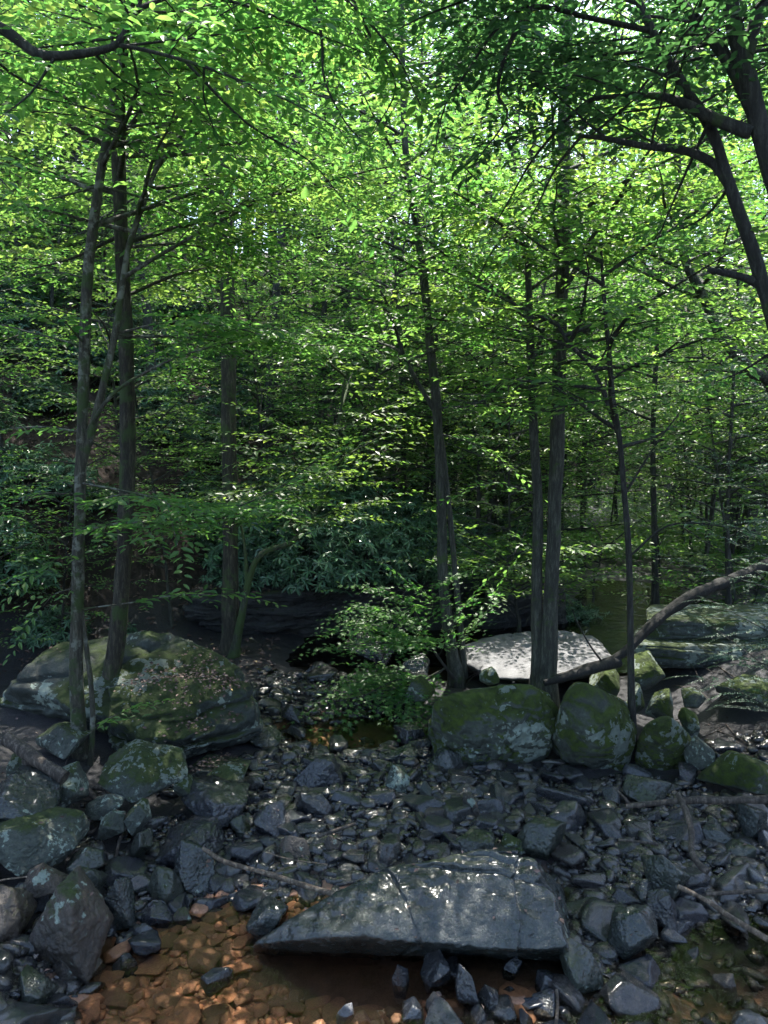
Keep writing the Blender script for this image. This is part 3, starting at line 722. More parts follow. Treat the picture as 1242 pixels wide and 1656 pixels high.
def scatter(n, region, sizes, reject, seed, sep=0.75, tries=30000):
    r = np.random.default_rng(seed); out = []
    P = np.zeros((0, 3))
    k = 0
    sizes = sorted(sizes(r, n), reverse=True)
    for s in sizes:
        for _ in range(60):
            k += 1
            px, py = region(r)
            p = atZ(px, py, 0.05)
            if reject(p[0], p[1], s, px, py): continue
            if len(P) and np.any(np.hypot(P[:, 0] - p[0], P[:, 1] - p[1]) < sep * (P[:, 2] + s)): continue
            P = np.vstack([P, (p[0], p[1], s)]); out.append((p[0], p[1], s, px, py)); break
    return out
def inpool(x, y): return hz(x, y) < -0.03
temps = []
for j in range(12):
    kind = 'angular' if j % 3 else 'rounded'
    v, f = stone_template(300 + j, 4, kind)
    mb = MB(); mb.add(v, f3=f); temps.append((mb.mesh('cobble', M['charcoal'], True), kind))
def bed_region(r):
    while True:
        px = r.uniform(-40, 1290); py = r.uniform(1085, 1670)
        if py < 1215 and not (400 < px < 690): continue
        if px < 360 and py < 1400: continue
        if r.random() < 0.25 and py > 1500 and 150 < px < 650: continue
        return px, py
def rej_bed(x, y, s, px, py):
    h, isr, _ = surf(x, y)
    if isr: return True
    g = hz(x, y)
    if g < -0.04 and px < 660 and py > 1440: return r0.random() < 0.97
    if g < -0.06 and px > 1050: return r0.random() < 0.93
    if g < -0.08: return r0.random() < 0.7
    return False
r0 = np.random.default_rng(3)
cob = scatter(300, bed_region, lambda r, n: np.clip(r.lognormal(math.log(0.09), 0.40, n), 0.05, 0.21), rej_bed, 7, 0.72)
COBS = []
for i, (x, y, s, px, py) in enumerate(cob):
    me, kind = temps[i % 12]
    o = bpy.data.objects.new('cobble', me); COL.objects.link(o)
    g = hz(x, y)
    e = rg.uniform(-0.35, 0.35, 2)
    o.rotation_euler = (e[0], e[1], rg.uniform(0, 6.28)); st = rg.uniform(0.85, 1.35)
    o.scale = (s * st, s, s * rg.uniform(0.8, 1.25)); o.location = (x, y, max(g, -0.04) + s * rg.uniform(0.12, 0.4))
    size = 'small' if s < 0.065 else ('fist-sized' if s < 0.09 else ('head-sized' if s < 0.13 else 'big'))
    q = proj(o.location)
    tag(o, uniq(lambda ex: f'{ex} {size} {kind} dark cobble {where(*q)}'.strip(), *q), 'cobble', 'wet dark cobbles of the creek bed')
    COBS.append((x, y, s))
# second, smaller layer: individual stones continue as one mass
def scatter_mass(name, label, n, region, size, mat, seed, res=1, zfun=None, rej=None, lift=(0.0, 0.5), cat='gravel'):
    r = np.random.default_rng(seed)
    T = [stone_template(500 + seed * 10 + j, res, 'angular' if j % 3 else 'rounded') for j in range(6)]
    mb = MB(); cnt = 0; g0 = 0
    while cnt < n and g0 < n * 6:
        g0 += 1
        px, py = region(r); s = size(r)
        p = atZ(px, py, 0.05)
        h, isr, _ = surf(p[0], p[1])
        if isr: continue
        if rej and rej(p[0], p[1], h, r): continue
        v, f = T[r.integers(6)]
        a = r.uniform(0, 6.28); b = r.uniform(-0.5, 0.5)
        R = np.array(Matrix.Rotation(a, 3, 'Z') @ Matrix.Rotation(b, 3, 'X'))
        w = (v * s * np.array((r.uniform(0.8, 1.4), 1, r.uniform(0.7, 1.2)))) @ R.T + np.array((p[0], p[1], h + s * r.uniform(*lift)))
        mb.add(w, f3=f, rnd=r.random()); cnt += 1
    o = mb.obj(name, mat, smooth=(res > 1)); tag(o, label, cat, kind='stuff')
    return o
def reg2(r):
    while True:
        px = r.uniform(-60, 1300); py = 1085 + 590 * r.random() ** 1.3
        if py < 1215 and not (420 < px < 640): continue
        if px < 240 and py < 1330: continue
        return px, py
scatter_mass('shingle', 'small wet black and slate stones packed between the cobbles', 2600, reg2, lambda r: float(np.clip(r.lognormal(math.log(0.05), 0.32), 0.022, 0.09)), M['charcoal'], 4, res=2,
             rej=lambda x, y, h, r: (h < -0.05 and x < 0.2 and y < 5) or (h < -0.05 and r.random() < 0.8))
scatter_mass('gravel', 'fine dark gravel filling the creek bed', 6500, reg2, lambda r: float(np.clip(r.lognormal(math.log(0.018), 0.4), 0.008, 0.035)), M['gravel'], 6, res=1,
             rej=lambda x, y, h, r: (h < -0.04 and x < 0.2 and y < 5) or h < -0.1, lift=(0.2, 1.6))
# submerged stones of the amber pool
def reg_pool(r):
    while True:
        px = r.uniform(60, 900); py = r.uniform(1415, 1680)
        if px > 640 and py < 1555: continue
        if 1.05 * (1656 - py) + 150 > px + 120 and py < 1600 and px < 200: continue
        return px, py
tempo = []
for j in range(8):
    v, f = stone_template(700 + j, 4, 'rounded' if j % 2 else 'angular'); mb = MB(); mb.add(v * np.array((1, 1, 0.75)), f3=f); tempo.append(mb.mesh('submerged_stone', M['amber'], True))
def rej_pool(x, y, s, px, py):
    h, isr, _ = surf(x, y)
    return isr or hz(x, y) > 0.0
sub = scatter(280, reg_pool, lambda r, n: np.clip(r.lognormal(math.log(0.056), 0.35, n), 0.03, 0.12), rej_pool, 17, 0.66)
for i, (x, y, s, px, py) in enumerate(sub):
    o = bpy.data.objects.new('submerged_stone', tempo[i % 8]); COL.objects.link(o)
    o.rotation_euler = (rg.uniform(-.2, .2), rg.uniform(-.2, .2), rg.uniform(0, 6.28)); o.scale = (s * rg.uniform(0.9, 1.4), s, s * rg.uniform(0.6, 1.0))
    o.location = (x, y, min(hz(x, y) + s * 0.25, -0.012 - 0.0 * s)); q = proj(o.location)
    size = 'small' if s < 0.055 else ('palm-sized' if s < 0.085 else 'large')
    tag(o, uniq(lambda ex: f'{ex} {size} sunken orange stone {where(*q)}'.strip(), *q), 'stone', 'orange stones under the amber pool')
scatter_mass('streambed_pebbles', 'small orange pebbles covering the bottom of the amber pool', 2600, reg_pool, lambda r: float(np.clip(r.lognormal(math.log(0.024), 0.4), 0.01, 0.05)), M['amber'], 8, res=2,
             rej=lambda x, y, h, r: h > -0.01)
scatter_mass('reddish_pebbles', 'wet red and plum pebbles along the front of the amber pool', 120, lambda r: (r.normal(575, 60), r.uniform(1590, 1680)), lambda r: r.uniform(0.02, 0.05), M['reddish'], 9, res=3, lift=(0.9, 2.6))

# ------------------------------------------------------------------ leaves, sprays
LEAF = {
 'hi': (np.array([(0, 0, 0), (0.32, 0.21, 0.05), (0.72, 0.16, 0.02), (1, 0, -0.1), (0.72, -0.16, 0.02), (0.32, -0.21, 0.05)]), [(0, 5, 4, 3), (0, 3, 2, 1)], None),
 'lo': (np.array([(0, 0, 0), (0.45, 0.26, 0.05), (1, 0, -0.08), (0.45, -0.26, 0.05)]), None, [(0, 3, 2), (0, 2, 1)]),
 'long': (np.array([(0, 0, 0), (0.35, 0.12, 0.03), (0.7, 0.12, -0.02), (1, 0, -0.14), (0.7, -0.12, -0.02), (0.35, -0.12, 0.03)]), [(0, 5, 4, 3), (0, 3, 2, 1)], None),
}
st = []
for k in range(5):
    a = math.radians((-100, -50, 0, 50, 100)[k]); L = (0.55, 0.85, 1.0, 0.85, 0.55)[k]
    st += [(0.25 + math.cos(a) * L * 0.75, math.sin(a) * L * 0.75, -0.06 * L)]
    if k < 4:
        b = math.radians((-75, -25, 25, 75)[k]); st += [(0.25 + math.cos(b) * 0.3, math.sin(b) * 0.3, 0.02)]
mv = np.array([(0, 0, 0)] + st); LEAF['maple'] = (mv, None, [(0, i, i + 1) for i in range(1, len(st))])
def rotm(x, n):
    x = x / np.linalg.norm(x); y = np.cross(n, x); y /= np.linalg.norm(y) + 1e-9; z = np.cross(x, y)
    return np.stack([x, y, z], -1)
def spray_template(length, leaf, lsize, step, seed, ang=52, hi='hi', droop=0.15, twig=0.0022):
    """a leafy twig along +X lying in the XY plane: alternate leaves and the twig itself"""
    r = np.random.default_rng(seed)
    V, F4, F3, R = [], [], [], []
    n = 0
    lv, l4, l3 = LEAF[leaf]
    k = int(length / step)
    for i in range(k + 1):
        t = i / max(k, 1)
        pos = np.array((t * length, 0.02 * math.sin(t * 5 + seed), -droop * length * t * t))
        a = 0 if i == k else math.radians(ang + r.uniform(-14, 14)) * (1 if i % 2 else -1)
        x = np.array((math.cos(a), math.sin(a), -0.12 + r.normal() * 0.16))
        nn = np.array((r.normal() * 0.3, r.normal() * 0.3, 1.0))
        m = rotm(x, nn); s = lsize * r.uniform(0.7, 1.15) * (0.75 + 0.35 * math.sin(math.pi * min(1, t + 0.25)))
        V.append((lv * s) @ m.T + pos + x * s * 0.12)
        if l4: F4 += [[q + n for q in f] for f in l4]
        if l3: F3 += [[q + n for q in f] for f in l3]
        R += [r.random()] * len(lv); n += len(lv)
    return np.concatenate(V), np.array(F3, int).reshape(-1, 3), np.array(F4, int).reshape(-1, 4), np.array(R)
def spray_set(leaf, lsize, step, **k):
    return {L: [spray_template(L, leaf, lsize, step, 10 * j + int(L * 10), **k) for j in range(4)] for L in (0.3, 0.55, 0.85)}
SP = {'near': spray_set('hi', 0.096, 0.042), 'mid': spray_set('lo', 0.115, 0.055), 'far': spray_set('lo', 0.19, 0.10), 'maple': spray_set('maple', 0.078, 0.05, ang=60),
      'hem': spray_set('lo', 0.03, 0.0085, ang=65, droop=0.3), 'top': spray_set('lo', 0.15, 0.08)}
def emit_sprays(mb, sprays, sset, r):
    """sprays: list of (pos, dir, normal, length)"""
    if not sprays: return
    S = SP[sset]; groups = {}
    for s in sprays:
        L = min(S, key=lambda q: abs(q - s[3])); groups.setdefault((L, int(r.integers(4))), []).append(s)
    for (L, j), lst in groups.items():
        v, f3, f4, R = S[L][j]
        Ms = np.stack([rotm(s[1], s[2]) * np.array((s[3] / L, 1, 1)) for s in lst]); P = np.stack([s[0] for s in lst])
        W = np.einsum('kab,nb->kna', Ms, v) + P[:, None, :]
        n = len(v); off = (np.arange(len(lst)) * n)[:, None, None]
        rr = np.clip(R[None, :] * 0.45 + r.random(len(lst))[:, None] * 0.55, 0, 1)
        mb.add(W.reshape(-1, 3), (f3[None] + off).reshape(-1, 3) if len(f3) else None, (f4[None] + off).reshape(-1, 4) if len(f4) else None, rr.ravel())

def tube(mb, pts, rad, sides=6, rnd=0.5, cap=True, wob=0.0, seed=0):
    pts = np.asarray(pts, float); n = len(pts); rad = np.broadcast_to(np.asarray(rad, float), (n,))
    T = np.gradient(pts, axis=0); T /= np.linalg.norm(T, axis=1)[:, None] + 1e-9
    ref = np.array((0, 0, 1.0)) if abs(T[0, 2]) < 0.8 else np.array((1.0, 0, 0))
    a = np.arange(sides) * 2 * np.pi / sides
    V = []
    u = np.cross(T[0], ref); u /= np.linalg.norm(u)
    for i in range(n):
        u = u - T[i] * np.dot(u, T[i]); u /= np.linalg.norm(u) + 1e-9; w = np.cross(T[i], u)
        V.append(pts[i] + rad[i] * (np.cos(a)[:, None] * u + np.sin(a)[:, None] * w))
    V = np.array(V)
    if wob:
        q = V.reshape(-1, 3); nn = (V - pts[:, None, :]).reshape(-1, 3)
        V = (q + nn * (wob * fbm(q * 7 * np.array((1, 1, 0.35)) + seed, 3))[:, None]).reshape(n, sides, 3)
    idx = np.arange(n * sides).reshape(n, sides); nx = np.roll(idx, -1, 1)
    F = np.stack([idx[:-1], nx[:-1], nx[1:], idx[1:]], -1).reshape(-1, 4)
    mb.add(V.reshape(-1, 3), f4=F, rnd=rnd)
    if cap:
        for ring, c, fl in ((idx[0], pts[0], True), (idx[-1], pts[-1], False)):
            vv = np.concatenate([V.reshape(-1, 3)[ring], [c]]); m = sides
            mb.add(vv, f3=[((k + 1) % m, k, m) if fl else (k, (k + 1) % m, m) for k in range(m)][::1], rnd=rnd)
def spline(pts, n):
    """Catmull-Rom through pts, n points per span"""
    P = np.asarray(pts, float); P = np.vstack([2 * P[0] - P[1], P, 2 * P[-1] - P[-2]]); out = []
    for i in range(1, len(P) - 2):
        for t in np.linspace(0, 1, n, endpoint=False):
            a, b, c, d = P[i - 1:i + 3]
            out.append(0.5 * (2 * b + (c - a) * t + (2 * a - 5 * b + 4 * c - d) * t * t + (3 * b - a - 3 * c + d) * t ** 3))
    out.append(P[-2]); return np.array(out)
UP = np.array((0, 0, 1.0))
def leafy_path(tw, sprays, path, r0, rgn, density=1.0, spread=1.0, bare=0.15, level=1, planar=0.16, seclen=None):
    """a limb along path: side twigs in a near-horizontal plane, each carrying sprays"""
    n = len(path); L = float(np.linalg.norm(np.diff(path, axis=0), axis=1).sum())
    tube(tw, path, np.linspace(r0, max(r0 * 0.18, 0.003), n), 5 if r0 < 0.03 else 7, cap=False)
    side = 1; step = 0.13 / density
    t = bare
    cum = np.concatenate([[0], np.cumsum(np.linalg.norm(np.diff(path, axis=0), axis=1))]) / L
    while t < 1.0:
        p = np.array([np.interp(t, cum, path[:, k]) for k in range(3)])
        p2 = np.array([np.interp(min(t + 0.03, 1.0), cum, path[:, k]) for k in range(3)]); p1 = np.array([np.interp(max(t - 0.03, 0), cum, path[:, k]) for k in range(3)])
        d = p2 - p1; d /= np.linalg.norm(d) + 1e-9
        hd = np.cross(UP, d); 
        if np.linalg.norm(hd) < 0.2: a = rgn.uniform(0, 6.28); hd = np.array((math.cos(a), math.sin(a), 0))
        hd /= np.linalg.norm(hd)
        a = math.radians(rgn.uniform(38, 70))
        sd = d * math.cos(a) + hd * side * math.sin(a); sd[2] = sd[2] * 0.6 + rgn.normal() * 0.10 + 0.03; sd /= np.linalg.norm(sd)
        l = (seclen if seclen else 0.42 * L * spread) * (1.02 - t) ** 0.7 * rgn.uniform(0.6, 1.15) + 0.15
        l = min(max(l, 0.3), 1.3)
        if level > 0 and l > 0.6:
            m = 5; q = [p + sd * l * s + np.array((0, 0, -0.10 * l * s * s)) for s in np.linspace(0, 1, m)]
            leafy_path(tw, sprays, np.array(q), max(r0 * 0.3, 0.004), rgn, density * 0.95, spread * 0.8, 0.12, level - 1, planar)
        else:
            nn = UP + rgn.normal(size=3) * planar
            sprays.append((p, sd, nn, l if l < 0.9 else 0.9))
        side = -side; t += step / L * rgn.uniform(0.7, 1.3)
    d = path[-1] - path[-2]; sprays.append((path[-1], d / (np.linalg.norm(d) + 1e-9), UP + rgn.normal(size=3) * planar, 0.5))
def limb_path(start, dirv, L, r, rise=0.12, n=9, wig=0.08):
    d = np.asarray(dirv, float); d = d / np.linalg.norm(d); p = np.asarray(start, float); out = [p]
    for i in range(n - 1):
        t = i / (n - 1)
        d = d + np.array((r.normal() * wig, r.normal() * wig, r.normal() * wig * 0.5 - rise * 0.22 * t)); d /= np.linalg.norm(d)
        p = p + d * L / (n - 1); out.append(p)
    return np.array(out)
EXPO = []
def build_tree(name, label, cat, trunks, bark, leafm, sset='near', limbs=(), auto=None, top=None, seed=0, group=None, wob=0.22, sides=14, density=1.0, split=True, tw=1.0, flare=1.6):
    """trunks: list of (points, r0, r1); limbs: (points, r0, density); auto: list of (trunk index, t0, t1, count, Lmin, Lmax)"""
    r = np.random.default_rng(seed); base = np.asarray(trunks[0][0][0], float)
    root = empty(name, base); tag(root, label, cat, group)
    tk, br, lf, lf2 = MB(), MB(), MB(), MB(); paths = []
    for j, (pts, a, b) in enumerate(trunks):
        P = spline(pts, 12 if split else 6); n = len(P); rad = np.linspace(a, b, n)
        if j == 0: rad = rad * (1 + (flare - 1) * np.exp(-np.arange(n) / 3.0))
        if j == 0: P = np.vstack([P[0] - np.array((0, 0, 0.35)), P]); rad = np.concatenate([[rad[0] * 1.25], rad])
        tube(tk, P, rad, sides, wob=wob, seed=seed + j); paths.append(P)
    sp1, sp2 = [], []; brs = [br]
    for lm in limbs:
        if split: br = MB(); brs.append(br)
        pts, r0_, den = lm[:3]
        P = spline(pts, 4); leafy_path(br, sp1, P, r0_, r, den * density, bare=lm[3] if len(lm) > 3 else 0.12)
    for (ti, t0, t1, cnt, l0, l1, dst) in (auto or []):
        P = paths[ti]
        for i in range(cnt):
            t = t0 + (t1 - t0) * (i + r.uniform(0.1, 0.9)) / cnt
            k = t * (len(P) - 1); i0 = int(k); p = P[i0] * (1 - k + i0) + P[min(i0 + 1, len(P) - 1)] * (k - i0)
            a = i * 2.4 + r.uniform(-0.5, 0.5)
            path = limb_path(p, (math.cos(a), math.sin(a), r.uniform(0.1, 0.6)), r.uniform(l0, l1), r)
            if split: br = MB(); brs.append(br)
            leafy_path(br, sp1 if dst == 0 else sp2, path, (0.010 + 0.006 * l1) * tw, r, density if dst == 0 else density * 0.18, bare=0.2)
    emit_sprays(lf, sp1, sset, r); emit_sprays(lf, sp2, 'top', r)
    local(tk, base).obj('trunk', M[bark], root, True)
    for b_ in brs:
        if b_.n: local(b_, base).obj('branch' if split else 'branches', M[bark], root, True)
    if lf.n: local(lf, base).obj('crown', M[leafm], root)
    return root
def pth(pxs, Yv, tail=None):
    """points from picture positions at depth Yv (a number, or one per point), plus tail points above the frame"""
    ys = Yv if hasattr(Yv, '__len__') else [Yv] * len(pxs)
    P = [atY(a, b, y) for (a, b), y in zip(pxs, ys)]
    return P + [np.array(t, float) for t in (tail or [])]

# ------------------------------------------------------------------ the trees one can tell apart
def A(ti, t0, t1, c, l0, l1, dst=0): return (ti, t0, t1, c, l0, l1, dst)
def above(pxs, Yv, dz=6.0, dx=0.0, dy=0.0):
    P = pth(pxs, Yv); e = P[-1]; return P + [e + np.array((dx * 0.5, dy * 0.5, dz * 0.5)), e + np.array((dx, dy, dz))]
# slender pale tree on the left with two stems
y1 = 6.7
build_tree('birch_tree', 'slender pale lichen-barked tree rising from exposed roots and forking into curved stems', 'tree',
    [(above([(132, 1275), (124, 1100), (126, 950), (130, 800), (134, 650), (142, 450), (160, 300), (178, 190), (186, 90)], y1, 3.5), 0.062, 0.026),
     (pth([(131, 760), (158, 660), (186, 540), (208, 400), (240, 310), (272, 215), (330, 120)], [y1, 6.7, 6.75, 6.9, 7.0, 7.1, 7.2]), 0.036, 0.013),
     (pth([(208, 400), (255, 270), (330, 205), (372, 160)], [6.9, 6.95, 7.1, 7.3]), 0.028, 0.01),
     (pth([(145, 1255), (150, 1150), (140, 1050), (128, 960)], [6.6, 6.65, 6.7, 6.7]), 0.028, 0.018)],
    'bark_pale', 'leaf_bright', 'near',
    limbs=[(pth([(140, 700), (180, 640), (240, 600), (310, 570), (400, 548)], [6.7, 6.6, 6.5, 6.4, 6.3]), 0.022, 1.0, 0.55),
           (pth([(134, 560), (60, 540), (-20, 520)], [6.7, 6.9, 7.0]), 0.012, 0.9),
           (pth([(190, 545), (300, 545), (420, 560), (540, 552)], [6.8, 7.2, 7.6, 8.0]), 0.018, 1.2),
           (pth([(205, 400), (300, 395), (400, 420), (480, 440)], [6.9, 7.4, 7.9, 8.3]), 0.016, 1.1),
           (pth([(186, 540), (280, 520), (380, 530), (470, 555), (560, 560)], [6.8, 6.6, 6.5, 6.5, 6.5]), 0.012, 1.4, 0.3), (pth([(126, 780), (230, 800), (330, 830), (430, 800), (520, 740)], [6.7, 6.3, 6.2, 6.2, 6.3]), 0.010, 1.3, 0.3),
           (pth([(140, 560), (90, 510), (30, 510)], [6.7, 6.4, 6.2]), 0.010, 1.3), (pth([(160, 300), (260, 330), (360, 380), (460, 400)], [6.8, 6.8, 6.9, 7.0]), 0.012, 1.2, 0.3),
           (pth([(124, 800), (60, 800), (10, 830)], [6.7, 6.3, 6.1]), 0.012, 1.0),
           (pth([(124, 820), (200, 800), (270, 815)], [6.7, 6.4, 6.2]), 0.012, 1.2),
           (pth([(124, 860), (210, 845), (300, 850), (370, 835), (450, 820)], [6.7, 6.6, 6.6, 6.7, 6.8]), 0.014, 1.2),
           (pth([(122, 900), (90, 905), (60, 925)], [6.7, 6.5, 6.4]), 0.008, 1.0),
           (pth([(130, 985), (210, 975), (290, 962), (360, 962)], [6.7, 6.5, 6.4, 6.3]), 0.008, 1.0, 0.45),
           (pth([(126, 950), (90, 960), (70, 980)], [6.7, 6.6, 6.5]), 0.006, 1.0),
           (pth([(140, 1190), (170, 1165), (200, 1150)], [6.55, 6.4, 6.3]), 0.005, 0.8, 0.4),
           (pth([(135, 700), (60, 690), (-30, 700)], [6.7, 6.6, 6.5]), 0.012, 1.0),
           (pth([(175, 180), (120, 130), (60, 120), (0, 150)], [6.7, 6.9, 7.1, 7.3]), 0.014, 1.1),
           (pth([(160, 300), (90, 320), (20, 330)], [6.7, 6.9, 7.0]), 0.012, 1.1),
           (pth([(142, 450), (80, 440), (0, 455)], [6.7, 6.9, 7.0]), 0.012, 0.8)],
    auto=[A(0, 0.55, 0.99, 14, 1.4, 2.4), A(1, 0.4, 1.0, 8, 1.0, 2.0), A(2, 0.3, 1.0, 5, 1.0, 1.8)], seed=1)
# brown trunk leaning right beside it
build_tree('tulip_tree', 'straight brown tree with furrowed bark leaning over the massive boulder', 'tree',
    [(above([(166, 1170), (190, 1030), (203, 850), (207, 700), (204, 560), (197, 400), (192, 260), (193, 150)], 7.35, 8, 0.3, 0.5), 0.082, 0.05),
     (pth([(160, 1165), (175, 1050), (182, 980)], [7.3, 7.3, 7.35]), 0.02, 0.01)],
    'bark_brown', 'leaf_bright', 'mid', limbs=[(pth([(200, 480), (300, 440), (400, 430), (480, 445)], [7.35, 7.8, 8.3, 8.7]), 0.02, 1.0), (pth([(196, 380), (110, 420), (20, 440)], [7.35, 7.7, 8.0]), 0.02, 1.0)],
    auto=[A(0, 0.56, 0.80, 7, 1.8, 3.0), A(0, 0.80, 1.0, 8, 2.2, 3.6, 1)], seed=2)
# straight trunk behind the boulder
build_tree('tulip_tree', 'straight tall grey-brown trunk standing behind the massive boulder', 'tree',
    [(above([(372, 1060), (373, 900), (371, 720), (369, 560), (367, 400), (362, 280), (358, 200)], 10.6, 9), 0.108, 0.085)],
    'bark_brown', 'leaf_bright', 'mid', auto=[A(0, 0.5, 0.72, 7, 2.0, 3.2), A(0, 0.72, 1.0, 7, 2.2, 3.8, 1)], seed=3)
build_tree('moosewood_tree', 'thin greenish tree leaning right from the foot of the straight tall trunk', 'tree',
    [(pth([(378, 1062), (390, 1000), (405, 930), (425, 895), (480, 870), (525, 800), (545, 700), (560, 600)], [10.5, 10.5, 10.5, 10.5, 10.5, 10.6, 10.7, 10.8]), 0.06, 0.015),
     (pth([(400, 950), (395, 880), (380, 800)], [10.5, 10.6, 10.7]), 0.03, 0.012)],
    'bark_moss', 'leaf_mid', 'mid', limbs=[(pth([(525, 800), (600, 740), (660, 700)], [10.6, 10.2, 9.8]), 0.02, 1.2), (pth([(480, 870), (440, 790), (380, 800), (300, 815)], [10.5, 9.8, 9.2, 8.8]), 0.018, 1.1),
      (pth([(530, 780), (470, 740), (480, 700), (560, 690)], [10.6, 10.0, 9.6, 9.3]), 0.016, 1.1), (pth([(490, 865), (440, 800), (400, 810)], [10.4, 9.5, 9]), 0.012, 1)],
    auto=[A(0, 0.6, 1.0, 8, 1.0, 1.9)], seed=4)
# forked tree of the centre
yc = 9.3
build_tree('maple_tree', 'slim bowed tree with a second stem standing between the cobble channel and the pale slab', 'tree',
    [(above([(738, 1098), (718, 960), (714, 820), (706, 660), (696, 560), (684, 440), (672, 360), (658, 260), (653, 190)], yc, 4, -0.1), 0.068, 0.026),
     (pth([(752, 1096), (742, 990), (730, 860), (718, 740), (708, 670)], [yc + .05, yc + .03, yc, yc, yc]), 0.042, 0.026),
     (pth([(704, 665), (685, 635), (660, 590), (648, 560), (632, 505), (615, 470)], yc), 0.035, 0.012)],
    'bark_grey', 'leaf_bright', 'mid', limbs=[(pth([(692, 540), (760, 480), (840, 500)], [yc, 9, 8.8]), 0.018, 1.1), (pth([(660, 590), (600, 560), (520, 560), (450, 555)], [yc, 9, 8.7, 8.5]), 0.018, 1.2),
      (pth([(706, 700), (770, 720), (830, 760)], [yc, 9.2, 9.2]), 0.016, 1.1), (pth([(684, 440), (610, 400), (540, 390)], [yc, 9, 8.7]), 0.016, 1.1), (pth([(706, 660), (790, 655), (860, 640)], [yc, 8.8, 8.4]), 0.02, 1.0)],
    auto=[A(0, 0.82, 1.0, 9, 1.8, 3.0, 1), A(0, 0.5, 1.0, 13, 1.4, 2.4), A(2, 0.3, 1.0, 5, 1.0, 1.8)], seed=5)
# twin trunks
yt = 8.6
build_tree('tulip_tree', 'tall straight right-hand trunk of the pair growing beside the pale slab', 'tree',
    [(above([(884, 1100), (893, 940), (898, 800), (903, 650), (907, 500), (911, 380), (912, 240)], yt, 9), 0.085, 0.058),
     (pth([(908, 480), (960, 380), (1020, 300)], [yt, 8.4, 8.2]), 0.03, 0.01)],
    'bark_grey', 'leaf_mid', 'mid', limbs=[(pth([(900, 560), (830, 500), (740, 480)], [yt, 8, 7.6]), 0.02, 1.0), (pth([(912, 250), (860, 330), (800, 400), (760, 480)], [yt, 8.2, 7.8, 7.5]), 0.025, 1.1)],
    auto=[A(0, 0.45, 0.75, 9, 1.8, 3.0), A(0, 0.75, 1.0, 13, 2.2, 3.6, 1), A(1, 0.3, 1.0, 4, 1.0, 1.8)], seed=6)
build_tree('maple_tree', 'shorter knotty left-hand trunk of the pair with a crooked dead limb', 'tree',
    [(pth([(870, 1100), (868, 960), (870, 820), (863, 700), (860, 600), (856, 500), (852, 405), (840, 340)], yt + 0.05), 0.066, 0.028),
     (pth([(862, 640), (845, 625), (820, 612), (795, 635), (770, 652), (730, 645)], [yt, 8.5, 8.4, 8.3, 8.3, 8.3]), 0.032, 0.012),
     (pth([(860, 590), (875, 545), (890, 500)], yt), 0.03, 0.012)],
    'bark_grey', 'leaf_mid', 'mid', auto=[A(0, 0.6, 1.0, 14, 1.3, 2.3)], limbs=[(pth([(868, 800), (800, 780), (740, 800)], [yt, 8.8, 8.9]), 0.012, 1.0)], seed=7)
# thin leaning sapling
ys = 7.1
build_tree('young_maple_tree', 'thin dark leaning tree rising beside the egg-shaped boulder and forking at mid height', 'tree',
    [(pth([(1022, 1200), (1020, 1060), (1017, 900), (1008, 780), (1000, 700), (985, 660), (960, 600), (920, 555), (900, 520)], ys), 0.034, 0.013),
     (pth([(1000, 700), (990, 640), (985, 570), (976, 470), (972, 400)], ys), 0.03, 0.012)],
    'bark_dark', 'leaf_mid', 'near', limbs=[(pth([(985, 660), (930, 640), (870, 600)], [ys, 6.8, 6.6]), 0.012, 1.0), (pth([(1010, 800), (1060, 720), (1120, 640)], [ys, 7.2, 7.4]), 0.014, 1.0),
      (pth([(1018, 900), (1080, 850), (1160, 850), (1242, 868)], [ys, 7, 6.8, 6.6]), 0.012, 0.35), (pth([(960, 600), (1010, 530), (1090, 520)], [ys, 6.9, 6.7]), 0.012, 1.0)],
    auto=[A(0, 0.45, 1.0, 10, 1.0, 2.0), A(1, 0.3, 1.0, 7, 1.0, 1.9)], seed=8)
build_tree('young_tree', 'thin straight dark tree behind the pool, right of the leaning sapling', 'tree',
    [(above([(1060, 985), (1058, 850), (1056, 700), (1062, 565)], 12.5, 4), 0.05, 0.025)], 'bark_dark', 'leaf_bright', 'mid', auto=[A(0, 0.35, 1.0, 14, 1.4, 2.4)], seed=9)
build_tree('young_tree', 'thin spindly bare-stemmed tree behind the layered ledge', 'tree',
    [(above([(1178, 985), (1176, 860), (1178, 760), (1184, 660)], 11.5, 3), 0.035, 0.018)], 'bark_dark', 'leaf_mid', 'mid', auto=[A(0, 0.3, 1.0, 12, 1.0, 2.0)], seed=10)
